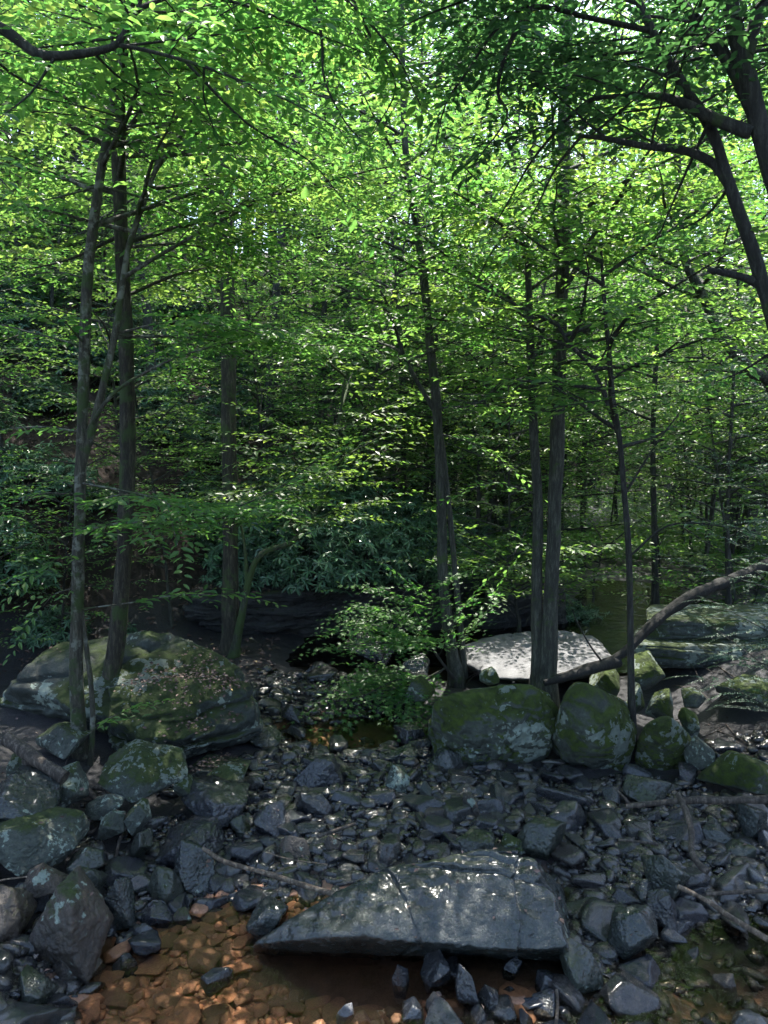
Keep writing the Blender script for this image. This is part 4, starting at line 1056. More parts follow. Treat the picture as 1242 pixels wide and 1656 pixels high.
# large tree off the right edge, its limbs arch over the creek
yr = 5.2
bR = np.array((3.35, 5.2, 0.5))
build_tree('beech_tree', 'big dark tree at the right frame edge with thick limbs arching over the creek', 'tree',
    [([bR, np.array((3.3, 5.2, 2.2)), atY(1300, 700, yr), atY(1262, 560, yr), atY(1228, 440, yr), atY(1180, 300, yr), atY(1150, 210, yr), atY(1100, 130, yr), atY(1055, 50, yr), atY(1010, -60, yr + .3), atY(960, -260, yr + .8)], 0.06, 0.018),
     ([bR + (0.25, 0.1, -0.2), np.array((3.5, 5.2, 2.5)), atY(1330, 520, 5.0), atY(1262, 320, 5.0), atY(1225, 190, 5.0), atY(1200, 90, 5.0), atY(1180, 0, 5.0), atY(1170, -180, 5.1), atY(1180, -420, 5.2)], 0.078, 0.036),
     (pth([(1222, 190), (1190, 120), (1150, 60), (1090, -10), (1040, -80)], [5.0, 5.05, 5.1, 5.2, 5.3]), 0.045, 0.02),
     (pth([(1215, 215), (1150, 190), (1100, 165), (1060, 155), (1010, 155)], [5.0, 5.1, 5.2, 5.3, 5.4]), 0.042, 0.016),
     (pth([(1182, 300), (1150, 262), (1100, 242), (1040, 236), (980, 224), (940, 220)], [5.2, 5.25, 5.3, 5.4, 5.5, 5.6]), 0.036, 0.013),
     (pth([(1240, 465), (1200, 448), (1145, 436)], [5.2, 5.2, 5.2]), 0.035, 0.018),
     (pth([(1205, 90), (1225, 30), (1260, -40)], [5.0, 5.0, 5.0]), 0.05, 0.02)],
    'bark_dark', 'leaf_shaded', 'near',
    limbs=[(pth([(1010, 155), (960, 160), (920, 190), (860, 260), (820, 330), (790, 380)], [5.4, 5.5, 5.6, 5.8, 6, 6.1]), 0.018, 0.9), (pth([(940, 220), (900, 270), (870, 330), (840, 380)], [5.6, 5.7, 5.9, 6.1]), 0.012, 0.9),
           (pth([(1055, 50), (960, 30), (860, 10), (800, 50), (760, 110), (720, 170), (700, 260)], [5.2, 5.3, 5.4, 5.4, 5.4, 5.4, 5.5]), 0.02, 1.1, 0.3),
           (pth([(860, 10), (820, 80), (805, 150), (820, 190), (770, 260)], [5.4, 5.3, 5.3, 5.3, 5.3]), 0.02, 1.1),
           (pth([(1010, -60), (920, -30), (820, -20), (700, 20), (620, 60)], [5.5, 5.3, 5.2, 5.1, 5.0]), 0.015, 1.2),
           (pth([(1100, 130), (1040, 110), (960, 90)], [5.2, 5.5, 5.8]), 0.015, 1.0), (pth([(1150, 190), (1100, 300), (1050, 420)], [5.1, 5.5, 5.9]), 0.014, 0.8),
           (pth([(1182, 300), (1140, 350), (1080, 380)], [5.2, 5.6, 6.0]), 0.014, 0.8), (pth([(1040, -80), (1000, -20), (930, 60)], [5.3, 5.5, 5.8]), 0.014, 1.0),
           (pth([(1262, 560), (1200, 600), (1150, 620)], [5.2, 5.4, 5.6]), 0.012, 0.8)],
    auto=[A(0, 0.72, 1.0, 10, 1.4, 2.6), A(1, 0.62, 1.0, 12, 1.6, 3.0), A(2, 0.3, 1.0, 5, 1.2, 2.0), A(3, 0.3, 1.0, 6, 0.9, 1.6), A(4, 0.3, 1.0, 6, 0.9, 1.6)], seed=11, tw=0.45)
build_tree('young_tree', 'crooked thin tree with bent stem left of the big dark edge tree', 'tree',
    [([np.array((5.6, 9.2, 0.5)), atY(1262, 660, 9.0), atY(1215, 600, 9.0), atY(1165, 540, 9.0), atY(1135, 475, 9.0), atY(1108, 420, 9.0), atY(1104, 350, 9.0), atY(1098, 290, 9.0), atY(1090, 180, 9.0)], 0.075, 0.03)],
    'bark_grey', 'leaf_mid', 'mid', auto=[A(0, 0.4, 1.0, 14, 1.4, 2.6)], seed=12)
# large tree off the left edge, its limb crosses the top left
bL = np.array((-3.6, 4.4, 0.5))
build_tree('beech_tree', 'large tree whose dark limb reaches across the upper left corner', 'tree',
    [([bL, np.array((-3.7, 4.4, 2.5)), np.array((-3.6, 4.4, 4.6)), np.array((-3.5, 4.5, 7.0)), np.array((-3.4, 4.6, 9.5))], 0.2, 0.1),
     ([np.array((-3.6, 4.4, 5.4)), atY(-120, -10, 4.6), atY(0, 45, 4.7), atY(58, 85, 4.7), atY(100, 90, 4.7), atY(160, 82, 4.7), atY(190, 70, 4.7), atY(208, 40, 4.7), atY(222, 15, 4.7), atY(245, -50, 4.7)], 0.038, 0.010)],
    'bark_dark', 'leaf_bright', 'near',
    limbs=[(pth([(188, 72), (250, 85), (330, 108), (400, 135), (470, 165), (560, 215)], [4.7, 4.7, 4.6, 4.6, 4.5, 4.5]), 0.014, 1.0), (pth([(90, 90), (50, 150), (0, 190)], [4.7, 4.6, 4.5]), 0.010, 0.7),
           (pth([(222, 15), (300, -10), (400, 10), (500, 50), (600, 90)], [4.7, 4.8, 4.9, 5, 5]), 0.016, 1.2), (pth([(245, -50), (340, -80), (460, -60), (560, 0), (640, 90), (680, 170)], [4.7, 4.8, 5, 5, 5, 5]), 0.02, 1.2),
           (pth([(150, 84), (200, 130), (280, 170)], [4.7, 5.0, 5.3]), 0.010, 0.8), (pth([(-120, 200), (-40, 250), (20, 310)], [4.4, 4.3, 4.2]), 0.010, 1.0), (pth([(500, -40), (520, 60), (525, 130), (560, 200), (600, 240)], [5.0, 5.0, 5.0, 5.0, 5.0]), 0.012, 1.0),
           (pth([(330, 108), (330, 160), (350, 220)], [4.6, 4.8, 5]), 0.008, 0.8),
           (pth([(-60, -60), (60, -20), (160, 20), (280, 60)], [4.7, 4.9, 5.2, 5.5]), 0.014, 1.2), (pth([(-100, 0), (20, 120), (110, 150), (230, 130)], [4.7, 5.2, 5.6, 6.0]), 0.012, 1.1),
           (pth([(100, -60), (240, -40), (380, 40), (440, 110)], [4.8, 5.2, 5.6, 6.0]), 0.014, 1.2), (pth([(380, -80), (520, -60), (660, -10), (760, 60)], [5.2, 5.5, 5.9, 6.3]), 0.014, 1.2),
           (pth([(300, 100), (400, 200), (500, 260), (560, 330)], [4.8, 5.0, 5.2, 5.4]), 0.010, 1.1), (pth([(560, -20), (600, 60), (640, 140), (600, 220)], [5.4, 5.4, 5.4, 5.4]), 0.012, 1.2)],
    auto=[A(0, 0.6, 1.0, 8, 2.2, 3.4, 1), A(1, 0.6, 1.0, 5, 1.0, 1.8)], seed=13, tw=0.45)
# ------------------------------------------------------------------ forest behind: template trees, then copies
def tmpl_tree(seed, h, r0, crown0, nb, l0, l1, sset, leafm, bark, lean=0.0, density=0.5):
    r = np.random.default_rng(seed); pts = [np.array((0, 0, 0.0))]; d = np.array((lean, 0, 1.0))
    for i in range(6):
        d = d + np.array((r.normal() * 0.05, r.normal() * 0.05, 0)); d[2] = 1; pts.append(pts[-1] + d / np.linalg.norm(d) * h / 6)
    return build_tree('forest_tree', None, 'tree', [(pts, r0, r0 * 0.3)], bark, leafm, sset, auto=[A(0, crown0, 1.0, nb, l0, l1)], seed=seed, density=density, sides=8, split=False)
def tlabel(kind, px, py, dist):
    names = [(125, 'slender pale trunk'), (205, 'leaning brown trunk'), (372, 'straight tall trunk'), (530, 'cobble channel'), (712, 'slim bowed tree'), (865, 'pair of trunks'), (1008, 'thin leaning sapling'), (1058, 'thin straight dark tree'), (1178, 'spindly tree')]
    lx, nm = min(names, key=lambda t: abs(t[0] - px))
    rel = 'right behind' if abs(px - lx) < 25 else ('left of' if px < lx else 'right of')
    dd = 'close' if dist < 15 else ('middle-distance' if dist < 24 else ('distant' if dist < 36 else 'far distant'))
    return lambda ex: f'{ex} {dd} {kind} seen {rel} the {nm}'.strip()
TALL = [tmpl_tree(40, 19, 0.17, 0.26, 36, 2.2, 4.2, 'far', 'leaf_bright', 'bark_grey', 0, 0.34), tmpl_tree(41, 22, 0.21, 0.38, 30, 2.4, 4.4, 'far', 'leaf_bright', 'bark_brown', 0, 0.32),
        tmpl_tree(42, 17, 0.13, 0.28, 28, 1.8, 3.6, 'far', 'leaf_bright', 'bark_dark', 0.06, 0.36)]
POLE = [tmpl_tree(44, 18, 0.10, 0.62, 20, 1.8, 3.4, 'far', 'leaf_bright', 'bark_grey', 0, 0.2), tmpl_tree(45, 21, 0.14, 0.6, 20, 2.0, 3.8, 'far', 'leaf_bright', 'bark_brown', 0.03, 0.2), tmpl_tree(46, 14, 0.075, 0.6, 18, 1.4, 2.8, 'far', 'leaf_mid', 'bark_pale', 0.07, 0.2)]
LOWT = [tmpl_tree(50, 6.5, 0.04, 0.25, 26, 1.2, 2.6, 'mid', 'leaf_bright', 'bark_grey', 0.08, 0.6), tmpl_tree(51, 5.0, 0.04, 0.2, 22, 1.1, 2.3, 'mid', 'leaf_mid', 'bark_dark', -0.06, 0.6),
        tmpl_tree(52, 8.5, 0.07, 0.3, 30, 1.3, 2.8, 'far', 'leaf_bright', 'bark_grey', 0.05, 0.5)]
def put(tmpls, first, i, x, y, rz, sc, kind, group):
    z = hz(x, y) - 0.1; t = tmpls[i]
    px, py = proj((x, y, z + 3)); lab = uniq(tlabel(kind, px, py, y), px, py)
    if i not in first:
        first.add(i); t.location = (x, y, z); t.rotation_euler = (0, 0, rz); t.scale = (sc, sc, sc); t['label'] = lab; t['group'] = group; return t
    return copy_tree(t, (x, y, z), rz, sc, lab, group)
r = np.random.default_rng(77)
fT, fL, fP = set(), set(), set()
spots = []
def far_enough(x, y, d):
    return all(math.hypot(x - a, y - b) > d for a, b in spots)
# rows of depth; x chosen inside the view wedge
def wedge(ymin, ymax, n, dmin, tm, fst, kind, group, smin, smax, creek=2.2, weights=None):
    c = 0; tries = 0
    while c < n and tries < n * 40:
        tries += 1
        y = ymin + (ymax - ymin) * r.random() ** 1.1; x = r.uniform(-0.56, 0.56) * (y + 2)
        cx = 4.2 + 0.34 * (y - 13)
        if abs(x - cx) < creek and y < 30: continue
        if not far_enough(x, y, dmin): continue
        if kind.startswith('tall') and abs(x - 2.8) < 3.2 and y < 21: continue
        if kind.startswith('tall') and y < 17 and 560 < proj((x, y, 2))[0] < 1100: continue
        if x < -0.08 * y and y < 26 and not kind.startswith('tall bare') and (kind.startswith('tall') or r.random() < 0.68): continue
        spots.append((x, y)); c += 1
        put(tm, fst, int(r.integers(len(tm))), x, y, r.uniform(0, 6.28), r.uniform(smin, smax) * (0.92 if x > 1 and y > 22 and kind.startswith('tall') else 1.0), kind, group)
wedge(15.5, 30, 13, 2.0, TALL, fT, 'tall slim forest tree', 'tall trees of the forest behind', 0.75, 1.0)
wedge(14.5, 34, 48, 0.85, POLE, fP, 'tall bare-stemmed tree', 'slim bare-stemmed trees of the forest behind', 0.8, 1.15)
wedge(30, 62, 92, 1.7, TALL, fT, 'tall forest tree added for shade', 'tall trees of the forest behind', 0.9, 1.3)
wedge(13.0, 26, 58, 0.85, LOWT, fL, 'leafy understory tree', 'understory trees of the forest behind', 0.75, 1.2, creek=1.1)
wedge(26, 48, 46, 1.4, LOWT, fL, 'leafy understory tree', 'understory trees of the forest behind', 0.9, 1.5, creek=0.6)
for (x, y, s, i) in [(-5.0, 9.4, 0.6, 1), (-7.4, 12.0, 0.9, 1), (-4.4, 10.2, 0.55, 1), (-5.6, 11.4, 0.7, 0), (-4.0, 12.0, 0.8, 0), (-1.8, 13.2, 0.8, 0), (-7.9, 15.0, 1.0, 0), (2.2, 12.8, 0.7, 0), (5.8, 12.4, 0.8, 0), (7.6, 12.8, 0.9, 0), (0.9, 14.6, 0.8, 1)]:
    put(LOWT, fL, i, x, y, x * 5, s, 'leafy understory tree', 'understory trees of the forest behind')
for (x, y, s, i) in [(-3.2, 11.4, 0.6, 0), (-5.6, 10.2, 0.75, 2), (-6.6, 11.6, 0.8, 2), (-7.6, 16.4, 0.9, 2), (3.2, 15.5, 0.8, 0), (4.2, 18.0, 0.8, 2), (2.4, 18.5, 0.9, 1), (8.6, 15.5, 0.9, 2), (6.2, 17.0, 0.55, 1), (9.5, 18.5, 0.9, 0), (5.6, 21.5, 0.8, 2), (8.8, 22, 0.7, 1), (10.5, 21, 0.9, 2), (7.4, 25, 0.8, 0), (4.9, 25, 0.9, 2)]:
    put(LOWT, fL, i, x, y, x * 5, s, 'leafy understory tree', 'understory trees of the forest behind')
# unseen trees added beside and behind the viewpoint so their crowns shade the creek
for (x, y, s, i) in [(8.5, 9.5, 0.9, 1), (-4.5, -3, 0.9, 1), (4.5, -4, 0.9, 0), (0.5, -8, 1.0, 2)]:
    put(TALL, fT, i, x, y, x, s, 'tall forest tree added for shade', 'tall trees of the forest behind')

# ------------------------------------------------------------------ rhododendrons
def whorl_template(seed, n=8, L=0.12):
    r = np.random.default_rng(seed); lv, l4, _ = LEAF['long']; V, F, R = [], [], []; k = 0
    for i in range(n):
        a = i * 2 * math.pi / n + r.uniform(-0.25, 0.25); el = r.uniform(-0.45, 0.45)
        x = np.array((math.cos(a) * math.cos(el), math.sin(a) * math.cos(el), math.sin(el) - 0.1)); s = L * r.uniform(0.75, 1.15)
        V.append((lv * s) @ rotm(x, UP + r.normal(size=3) * 0.2).T); F += [[q + k for q in f] for f in l4]; R += [r.random()] * len(lv); k += len(lv)
    return np.concatenate(V), np.array(F), np.array(R)
def rhodo(seed, rx, ry, rz_, n, L=0.12):
    r = np.random.default_rng(seed); T = [whorl_template(seed * 5 + j, L=L) for j in range(4)]
    root = empty('rhododendron', (0, 0, 0)); tag(root, None, 'shrub')
    lf, stm = MB(), MB()
    for i in range(n):
        d = r.normal(size=3); d[2] = abs(d[2]) * 0.9 + 0.05; d /= np.linalg.norm(d)
        lump = 0.75 + 0.35 * float(fbm(d[None] * 2.2 + seed, 2)[0]); rr = lump * r.uniform(0.62, 1.03)
        p = d * np.array((rx, ry, rz_)) * rr + np.array((0, 0, 0.1))
        v, f, R = T[r.integers(4)]
        m = rotm(np.array((r.normal(), r.normal(), 0.2)), d * 0.8 + UP + r.normal(size=3) * 0.25)
        lf.add(v @ m.T + p, f4=f, rnd=np.clip(R * 0.8 + r.random() * 0.2, 0, 1))
        if i % 4 == 0:
            q = np.array((d[0] * rx * 0.1, d[1] * ry * 0.1, -0.1)); mid = (q + p) / 2 + r.normal(size=3) * 0.08
            tube(stm, spline([q, mid, p], 3), np.linspace(0.014, 0.004, 7), 4, cap=False)
    lf.obj('foliage', M['leaf_rhodo'], root); stm.obj('stems', M['bark_dark'], root, True)
    return root
RH = [rhodo(1, 1.1, 0.9, 1.1, 360), rhodo(2, 0.8, 0.8, 0.75, 220), rhodo(3, 1.3, 0.9, 1.5, 480)]
fR = set()
_q = np.random.default_rng(12)
SLOPE = []
for _i in range(90):
    _y = _q.uniform(10.2, 24); _x = -_q.uniform(0.10, 0.56) * _y - 0.4
    if (_y > 12.2 or _x < -4.6) and all(math.hypot(_x - a[0], _y - a[1]) > 1.25 for a in SLOPE) and _q.random() < 0.8: SLOPE.append((_x, _y, _q.uniform(0.6, 1.1), int(_q.integers(3))))
RS = SLOPE + [(-3.6, 10.6, 0.6, 1), (-4.6, 10.4, 0.8, 1), (-5.2, 11.5, 1.0, 0), (-2.0, 12.2, 1.0, 0), (-1.3, 12.0, 1.15, 2), (-0.5, 12.3, 1.3, 0), (0.2, 12.8, 1.1, 2), (-1.6, 13.0, 1.4, 2), (-0.6, 13.4, 1.4, 2), (-2.3, 13.0, 1.0, 2), (0.8, 13.0, 0.7, 0), (1.3, 13.6, 0.9, 2),
      (-1.0, 13.6, 1.1, 2), (0.3, 14.2, 1.1, 0), (-3.2, 14.2, 1.0, 0), (-4.4, 15.0, 1.1, 2), (-2.2, 15.4, 1.2, 2), (-0.4, 16.0, 1.1, 2), (1.6, 15.2, 1.1, 0), (2.6, 14.8, 1.0, 2), (-6.0, 15.4, 1.2, 2), (-7.0, 13.6, 1.0, 0),
      (-3.6, 17.5, 1.2, 2), (-5.4, 18.2, 1.2, 2), (-1.4, 18.4, 1.2, 0), (0.8, 17.8, 1.2, 2), (2.6, 17.4, 1.2, 0), (-8.0, 17.5, 1.2, 2), (-7.5, 20.5, 1.3, 0), (-4.0, 21.0, 1.3, 2), (-1.4, 21.5, 1.3, 0), (3.3, 13.3, 0.8, 0), (1.0, 21, 1.3, 2),
      (9.5, 13.5, 1.1, 2), (10.5, 16, 1.2, 0), (3.6, 19, 1.2, 0), (-5.6, 9.6, 0.7, 1), (-10, 20, 1.3, 2), (-6.2, 23.5, 1.4, 0), (-9.5, 24, 1.4, 2), (4.2, 22, 1.3, 0)]
for (x, y, s, i) in RS:
    z, isr, _ = surf(x, y); z = z - 0.12; px, py = proj((x, y, z + 0.8))
    lab = uniq(tlabel('rhododendron shrub with long dark leaves', px, py, y), px, py)
    if i not in fR:
        fR.add(i); o = RH[i]; o.location = (x, y, z); o.rotation_euler = (0, 0, x * 3); o.scale = (s, s, s); o['label'] = lab; o['group'] = 'rhododendrons on the far bank'
    else: copy_tree(RH[i], (x, y, z), x * 3, s, lab, 'rhododendrons on the far bank')

# ------------------------------------------------------------------ bushes of the middle ground
build_tree('maple_bush', 'bright green maple bush leaning over the shaded cobble channel', 'bush',
    [(pth([(735, 1098), (700, 1050), (672, 990), (640, 960)], [9.2, 9.0, 8.8, 8.7]), 0.018, 0.006), (pth([(720, 1080), (690, 1100), (640, 1100), (580, 1130), (540, 1140)], [9.1, 8.8, 8.5, 8.3, 8.2]), 0.01, 0.004),
     (pth([(700, 1050), (650, 1040), (600, 1040), (550, 1045)], [9, 8.7, 8.5, 8.4]), 0.01, 0.004)],
    'bark_dark', 'leaf_bright', 'maple', limbs=[(pth([(720, 1080), (660, 1110), (600, 1120), (530, 1140)], [9.1, 8.7, 8.4, 8.2]), 0.006, 1.3), (pth([(700, 1050), (640, 1040), (590, 1045), (540, 1050)], [9, 8.7, 8.5, 8.3]), 0.006, 1.4),
      (pth([(700, 1040), (650, 1000), (590, 980), (560, 990)], [9, 8.8, 8.6, 8.5]), 0.006, 1.4), (pth([(690, 1020), (690, 970), (660, 940)], [9, 8.8, 8.7]), 0.006, 1.3), (pth([(710, 1060), (740, 1000), (760, 970)], [9, 9, 9]), 0.006, 1.0),
      (pth([(690, 1090), (620, 1090), (560, 1110)], [9, 8.6, 8.3]), 0.006, 1.2), (pth([(690, 1020), (640, 960), (590, 950)], [9, 8.7, 8.5]), 0.006, 1.3), (pth([(700, 1000), (700, 950), (740, 930)], [9, 8.8, 8.7]), 0.006, 1.2), (pth([(690, 1040), (600, 1010), (545, 1020)], [9, 8.5, 8.3]), 0.006, 1.3), (pth([(720, 1060), (780, 1000), (800, 960)], [9, 9, 9]), 0.006, 1.0), (pth([(560, 1130), (545, 1165), (540, 1195)], [8.2, 8.0, 7.9]), 0.004, 1.0)], density=2.2, seed=60, wob=0)
build_tree('leafy_bush', 'rounded leafy bush in front of the dark bank left of the twin trunks', 'bush',
    [(pth([(840, 1010), (830, 950), (820, 900)], 11.2), 0.02, 0.008), (pth([(850, 1010), (890, 940), (920, 880)], [11.2, 11, 11]), 0.015, 0.006), (pth([(835, 1000), (790, 940), (770, 900)], [11.2, 11, 11]), 0.012, 0.005)],
    'bark_dark', 'leaf_mid', 'mid', auto=[A(0, 0.2, 1.0, 14, 0.8, 1.3), A(1, 0.3, 1.0, 8, 0.6, 1.1), A(2, 0.3, 1.0, 8, 0.6, 1.1)], density=1.3, seed=61, wob=0)
for j, (px, py, yy, lab) in enumerate([(1120, 985, 13.0, 'small bright seedling bush behind the ledge by the pool'), (1215, 985, 12.6, 'small bright bush on top of the ledge at the right frame edge'), (960, 940, 12.4, 'low bush dipping to the far pool behind the twin trunks')]):
    b = atY(px, py, yy); b[2] = max(b[2], hz(b[0], b[1]))
    build_tree('leafy_bush', lab, 'bush', [([b, b + np.array((0.1, 0, 0.35)), b + np.array((0.15, 0.1, 0.7))], 0.012, 0.005)], 'bark_dark', 'leaf_bright', 'mid', auto=[A(0, 0.1, 1.0, 12, 0.6, 1.1)], density=1.2, seed=62 + j, wob=0)
# hemlock at the right edge
hb = np.array((3.95, 7.1, 0.35))
build_tree('hemlock_sapling', 'feathery grey-green hemlock drooping over the bank at the right frame edge', 'tree',
    [([hb, hb + np.array((0.05, 0, 1.2)), hb + np.array((0.0, 0.1, 2.6)), hb + np.array((0.1, 0.1, 4.2))], 0.04, 0.012)], 'bark_dark', 'leaf_hem', 'hem',
    auto=[A(0, 0.02, 0.95, 60, 0.7, 1.5)], density=1.3, seed=70, tw=0.35)

# ------------------------------------------------------------------ logs, sticks, roots
def stick(name, label, cat, pts, r0_, r1_, mat, seed=0, forks=(), sides=8, group=None, n=5):
    P = spline(pts, n); mb = MB(); o0 = P[0].copy()
    rad = np.linspace(r0_, r1_, len(P)); tube(mb, P, rad, sides, wob=0.35, seed=seed)
    for fp, a, b in forks: Q = spline(fp, 4); tube(mb, Q, np.linspace(a, b, len(Q)), max(5, sides - 2), wob=0.3, seed=seed + 1)
    o = local(mb, o0).obj(name, M[mat], smooth=True); o.location = o0
    return tag(o, label, cat, group)
stick('fallen_log', 'long dark curved log leaning from behind the egg-shaped boulder up over the layered ledge', 'log',
    pth([(895, 1098), (950, 1080), (1000, 1062), (1050, 1015), (1085, 985), (1130, 958), (1190, 935), (1260, 905)], [8.2, 8.1, 8.0, 8.2, 8.4, 8.6, 8.9, 9.2]), 0.04, 0.075, 'bark_log', 1,
    [(pth([(1000, 1070), (940, 1088), (880, 1105)], [8.0, 7.8, 7.7]), 0.06, 0.03), (pth([(975, 1072), (955, 1045), (935, 1010), (925, 985)], [8, 8, 8, 8]), 0.012, 0.005)], sides=14)
def on(px, py, z): return atZ(px, py, z + 0.05)
stick('fallen_branch', 'barkless curved stick reaching from the dark block to the tip of the huge slab', 'stick', [on(328, 1372, 0.26), on(365, 1394, 0.2), on(430, 1412, 0.17), on(480, 1428, 0.17), on(542, 1447, 0.2)], 0.014, 0.019, 'palewood', 2)
stick('fallen_branch', 'long grey branch lying across the lichen-dabbed boulder to the right frame edge', 'branch', [on(1012, 1304, 0.25), on(1060, 1299, 0.27), on(1120, 1294, 0.3), on(1180, 1294, 0.3), on(1290, 1292, 0.35)], 0.018, 0.035, 'deadwood', 3, [([on(1018, 1300, .25), on(1005, 1285, .3), on(998, 1278, .33)], 0.012, 0.008)])
stick('fallen_branch', 'crooked flaking stick propped upright against the long grey branch', 'branch', [on(1096, 1284, 0.42), on(1108, 1310, 0.36), on(1118, 1345, 0.28), on(1118, 1375, 0.24), on(1130, 1398, 0.2), on(1146, 1410, 0.18)], 0.022, 0.026, 'deadwood', 4)
stick('fallen_branch', 'stripped orange-brown pole slanting down to the right pool', 'stick', [on(1096, 1433, 0.3), on(1140, 1455, 0.24), on(1185, 1485, 0.18), on(1260, 1530, 0.1)], 0.015, 0.02, 'palewood', 5)
stick('fallen_branch', 'straight grey stick lying level below the smooth low boulder', 'stick', [on(1142, 1446, 0.2), on(1190, 1443, 0.2), on(1280, 1438, 0.22)], 0.012, 0.014, 'deadwood', 6)
stick('fallen_branch', 'dark stick lying on cobbles below the crooked stick', 'stick', [on(1000, 1358, 0.2), on(1040, 1362, 0.2), on(1064, 1366, 0.18)], 0.009, 0.012, 'deadwood', 7)
stick('fallen_branch', 'short vertical twig standing among stones at the bottom', 'stick', [on(900, 1600, 0.12), on(902, 1625, 0.08), on(898, 1670, 0.03)], 0.008, 0.009, 'deadwood', 8)
stick('fallen_branch', 'short dark stick among cobbles above the golden brown rock', 'stick', [on(515, 1352, 0.16), on(545, 1342, 0.18), on(575, 1332, 0.18)], 0.014, 0.012, 'deadwood', 9)
stick('fallen_branch', 'thin curved twig below the golden brown rock', 'stick', [on(430, 1378, 0.14), on(470, 1390, 0.13), on(530, 1398, 0.14)], 0.005, 0.004, 'palewood', 10)
stick('fallen_log', 'thick reddish-brown broken log on the bank left of the pale trunk', 'log', [on(12, 1196, 0.75), on(50, 1222, 0.68), on(105, 1258, 0.55)], 0.055, 0.05, 'deadwood', 11, sides=12)
stick('fallen_branch', 'broken upright stub under the reddish-brown log', 'branch', [on(42, 1228, 0.66), on(52, 1262, 0.5), on(58, 1290, 0.42)], 0.035, 0.03, 'deadwood', 12, sides=10)
stick('fallen_branch', 'thin orange twig at the left frame edge above the brown pointed rock', 'stick', [on(-30, 1430, 0.42), on(10, 1422, 0.42), on(44, 1418, 0.42)], 0.006, 0.006, 'palewood', 13)
def drape(pxs, r0_, r1_, mb, seed, lift=0.015):
    P = []
    for px, py in pxs:
        z = 0.25
        for _ in range(6):
            p = atZ(px, py, z); z = 0.5 * z + 0.5 * min(hz(p[0], p[1]), 1.0)
        p = atZ(px, py, z); q = surf(p[0], p[1])[0]
        P.append(np.array((p[0], p[1], (q if q - z < 0.16 else z + 0.1) + lift)))
    Q = spline(P, 6); tube(mb, Q, np.linspace(r0_, r1_, len(Q)), 6, wob=0.3, seed=seed)
mb = MB()
for j, (pl, a, b) in enumerate([([(135, 1275), (170, 1330), (150, 1350), (100, 1350)], .03, .012), ([(140, 1275), (175, 1300), (192, 1330), (188, 1350)], .025, .01), ([(95, 1350), (140, 1352), (180, 1342), (225, 1338)], .02, .01), ([(120, 1272), (85, 1300), (70, 1340)], .025, .01),
      ([(205, 1350), (195, 1380), (182, 1400), (150, 1412)], .016, .008), ([(238, 1345), (240, 1380), (225, 1400)], .014, .007), ([(90, 1420), (140, 1395), (190, 1390)], .014, .008), ([(128, 1280), (128, 1310), (110, 1335)], .02, .008), ([(60, 1390), (100, 1405), (120, 1450)], .012, .006)]):
    drape(pl, a, b, mb, j)
o = mb.obj('exposed_roots', M['deadwood'], smooth=True); tag(o, 'tangle of bare roots crawling down the bank from the pale trunk', 'roots')
mb = MB(); rr = np.random.default_rng(8)
for j in range(46):
    px, py = rr.uniform(1085, 1260), rr.uniform(1075, 1270); a = rr.uniform(-0.5, 0.9); l = rr.uniform(20, 70)
    drape([(px, py), (px + l * 0.5 * math.cos(a), py + l * 0.5 * math.sin(a) + rr.uniform(-6, 6)), (px + l * math.cos(a), py + l * math.sin(a))], rr.uniform(.004, .012), .003, mb, j)
o = mb.obj('twig_litter', M['deadwood'], smooth=True); tag(o, 'thin dead twigs and roots strewn over the bank right of the moss boulders', 'twigs', kind='stuff')
mb = MB()
for j in range(70):
    px, py = rr.choice([rr.uniform(740, 850), rr.uniform(740, 800), rr.uniform(0, 130)]), 0; py = rr.uniform(1085, 1110) if px > 300 else rr.uniform(1250, 1310); a = rr.uniform(-0.6, 0.6); l = rr.uniform(20, 60)
    drape([(px, py), (px + l * 0.5 * math.cos(a), py + l * 0.5 * math.sin(a)), (px + l * math.cos(a), py + l * math.sin(a))], rr.uniform(.004, .009), .003, mb, j, 0.03)
o = mb.obj('driftwood_twigs', M['deadwood'], smooth=True); tag(o, 'heaps of drifted dead twigs beside the pale slab and the brown log', 'twigs', kind='stuff')

# ------------------------------------------------------------------ leaf litter, undergrowth
def litter(name, label, n, region, seed, s=(0.03, 0.07), rock_only=False, cat='leaf litter', mat='litter', lift=0.006):
    r = np.random.default_rng(seed); mb = MB(); lv, _, l3 = LEAF['lo']; k = 0; q = 0
    while k < n and q < n * 4:
        q += 1; x, y = region(r); z, isr, nrm = surf(x, y)
        if rock_only and (not isr or nrm.z < 0.5): continue
        if z < 0.03: continue
        nn = np.array(nrm) if isr else np.array((0, 0, 1.0)); nn = nn + r.normal(size=3) * 0.35
        a = r.uniform(0, 6.28); m = rotm(np.array((math.cos(a), math.sin(a), r.normal() * 0.2)), nn)
        mb.add((lv * np.array((1, 1.1, 1.5)) * r.uniform(*s)) @ m.T + np.array((x, y, z + lift + r.uniform(0, 0.02))), f3=l3, rnd=r.random()); k += 1
    o = mb.obj(name, M[mat]); tag(o, label, cat, kind='stuff'); return o
def reg_blob(spots):
    def f(r):
        px, py, rx, ry, z = spots[r.integers(len(spots))]
        p = atZ(px + r.normal() * rx, py + r.normal() * ry, z); return p[0], p[1]
    return f
litter('leaf_litter', 'reddish-brown dead leaves gathered on the top of the massive boulder', 900, reg_blob([(305, 1048, 18, 7, 1.1), (340, 1060, 22, 8, 1.0), (250, 1090, 30, 6, .9), (330, 1112, 34, 10, .85), (320, 1130, 22, 9, .8), (370, 1105, 16, 6, .8)]), 1, (0.02, 0.05), True)
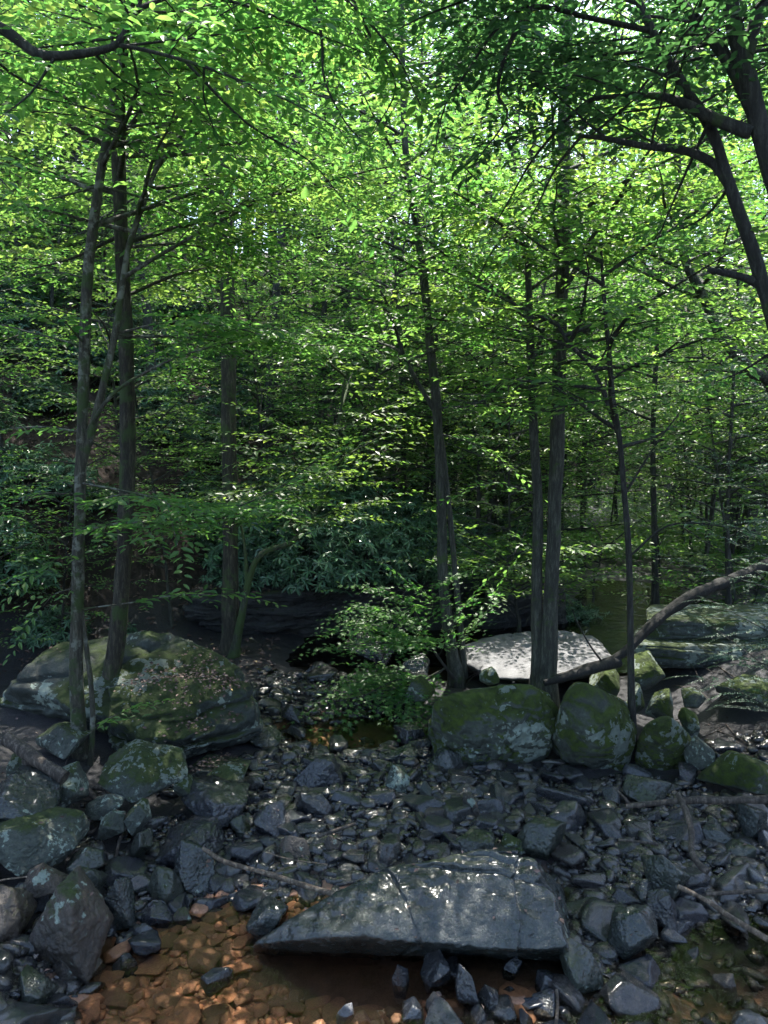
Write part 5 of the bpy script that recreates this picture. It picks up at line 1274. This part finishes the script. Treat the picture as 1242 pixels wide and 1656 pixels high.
litter('hillside_litter', 'brown dead leaves covering the shaded hillside on the left', 9000, lambda r: ((lambda y: (r.uniform(-0.62, -0.02) * y, y))(r.uniform(9.5, 24))), 2, (0.05, 0.11))
litter('scattered_leaves', 'scattered dead leaves over cobbles and banks', 260, lambda r: tuple(atZ(r.uniform(0, 1242), r.uniform(1150, 1640), 0.1)[:2]), 3, (0.02, 0.05))
def undergrowth(name, label, n, region, seed, leafm, sset='mid'):
    r = np.random.default_rng(seed); mb = MB(); S = []
    for i in range(n):
        x, y = region(r); z, _, _n = surf(x, y)
        if z < 0.05: continue
        for k in range(3):
            a = r.uniform(0, 6.28); S.append((np.array((x, y, z + r.uniform(0.05, 0.35))), np.array((math.cos(a), math.sin(a), r.uniform(-.1, .5))), UP + r.normal(size=3) * 0.3, r.choice([0.3, 0.55])))
    emit_sprays(mb, S, sset, r); o = mb.obj(name, M[leafm]); tag(o, label, 'undergrowth', kind='stuff')
def regv(ymin, ymax, a, b):
    def f(r):
        y = ymin + (ymax - ymin) * r.random() ** 0.8; return r.uniform(a, b) * y, y
    return f
undergrowth('far_undergrowth', 'low green growth covering the forest floor of the far slopes', 8000, regv(17, 60, -0.6, 0.62), 5, 'leaf_mid', 'far')
undergrowth('bank_undergrowth', 'low green growth on the banks of the far pool', 1300, regv(13.2, 24, 0.05, 0.62), 6, 'leaf_mid', 'mid')

# ------------------------------------------------------------------ bluish haze volume, added to lift the dark background
def haze():
    bm = bmesh.new(); bmesh.ops.create_cube(bm, size=1.0)
    bmesh.ops.scale(bm, vec=(270, 260, 75), verts=bm.verts); bmesh.ops.translate(bm, vec=(0, 66, 75 / 2 - 2.5), verts=bm.verts)
    me = bpy.data.meshes.new('haze'); bm.to_mesh(me); bm.free(); o = bpy.data.objects.new('haze', me); COL.objects.link(o)
    m, nt, out = newmat('lifting_haze'); v = nt.nodes.new('ShaderNodeVolumePrincipled')
    v.inputs['Color'].default_value = (0.86, 0.93, 1.0, 1); v.inputs['Density'].default_value = 0.00015; v.inputs['Anisotropy'].default_value = 0.2
    nt.links.new(v.outputs[0], out.inputs['Volume']); me.materials.append(m)
    tag(o, 'thin bluish haze added to lift the dark background of the wooded hollow', 'haze', kind='stuff')
haze()
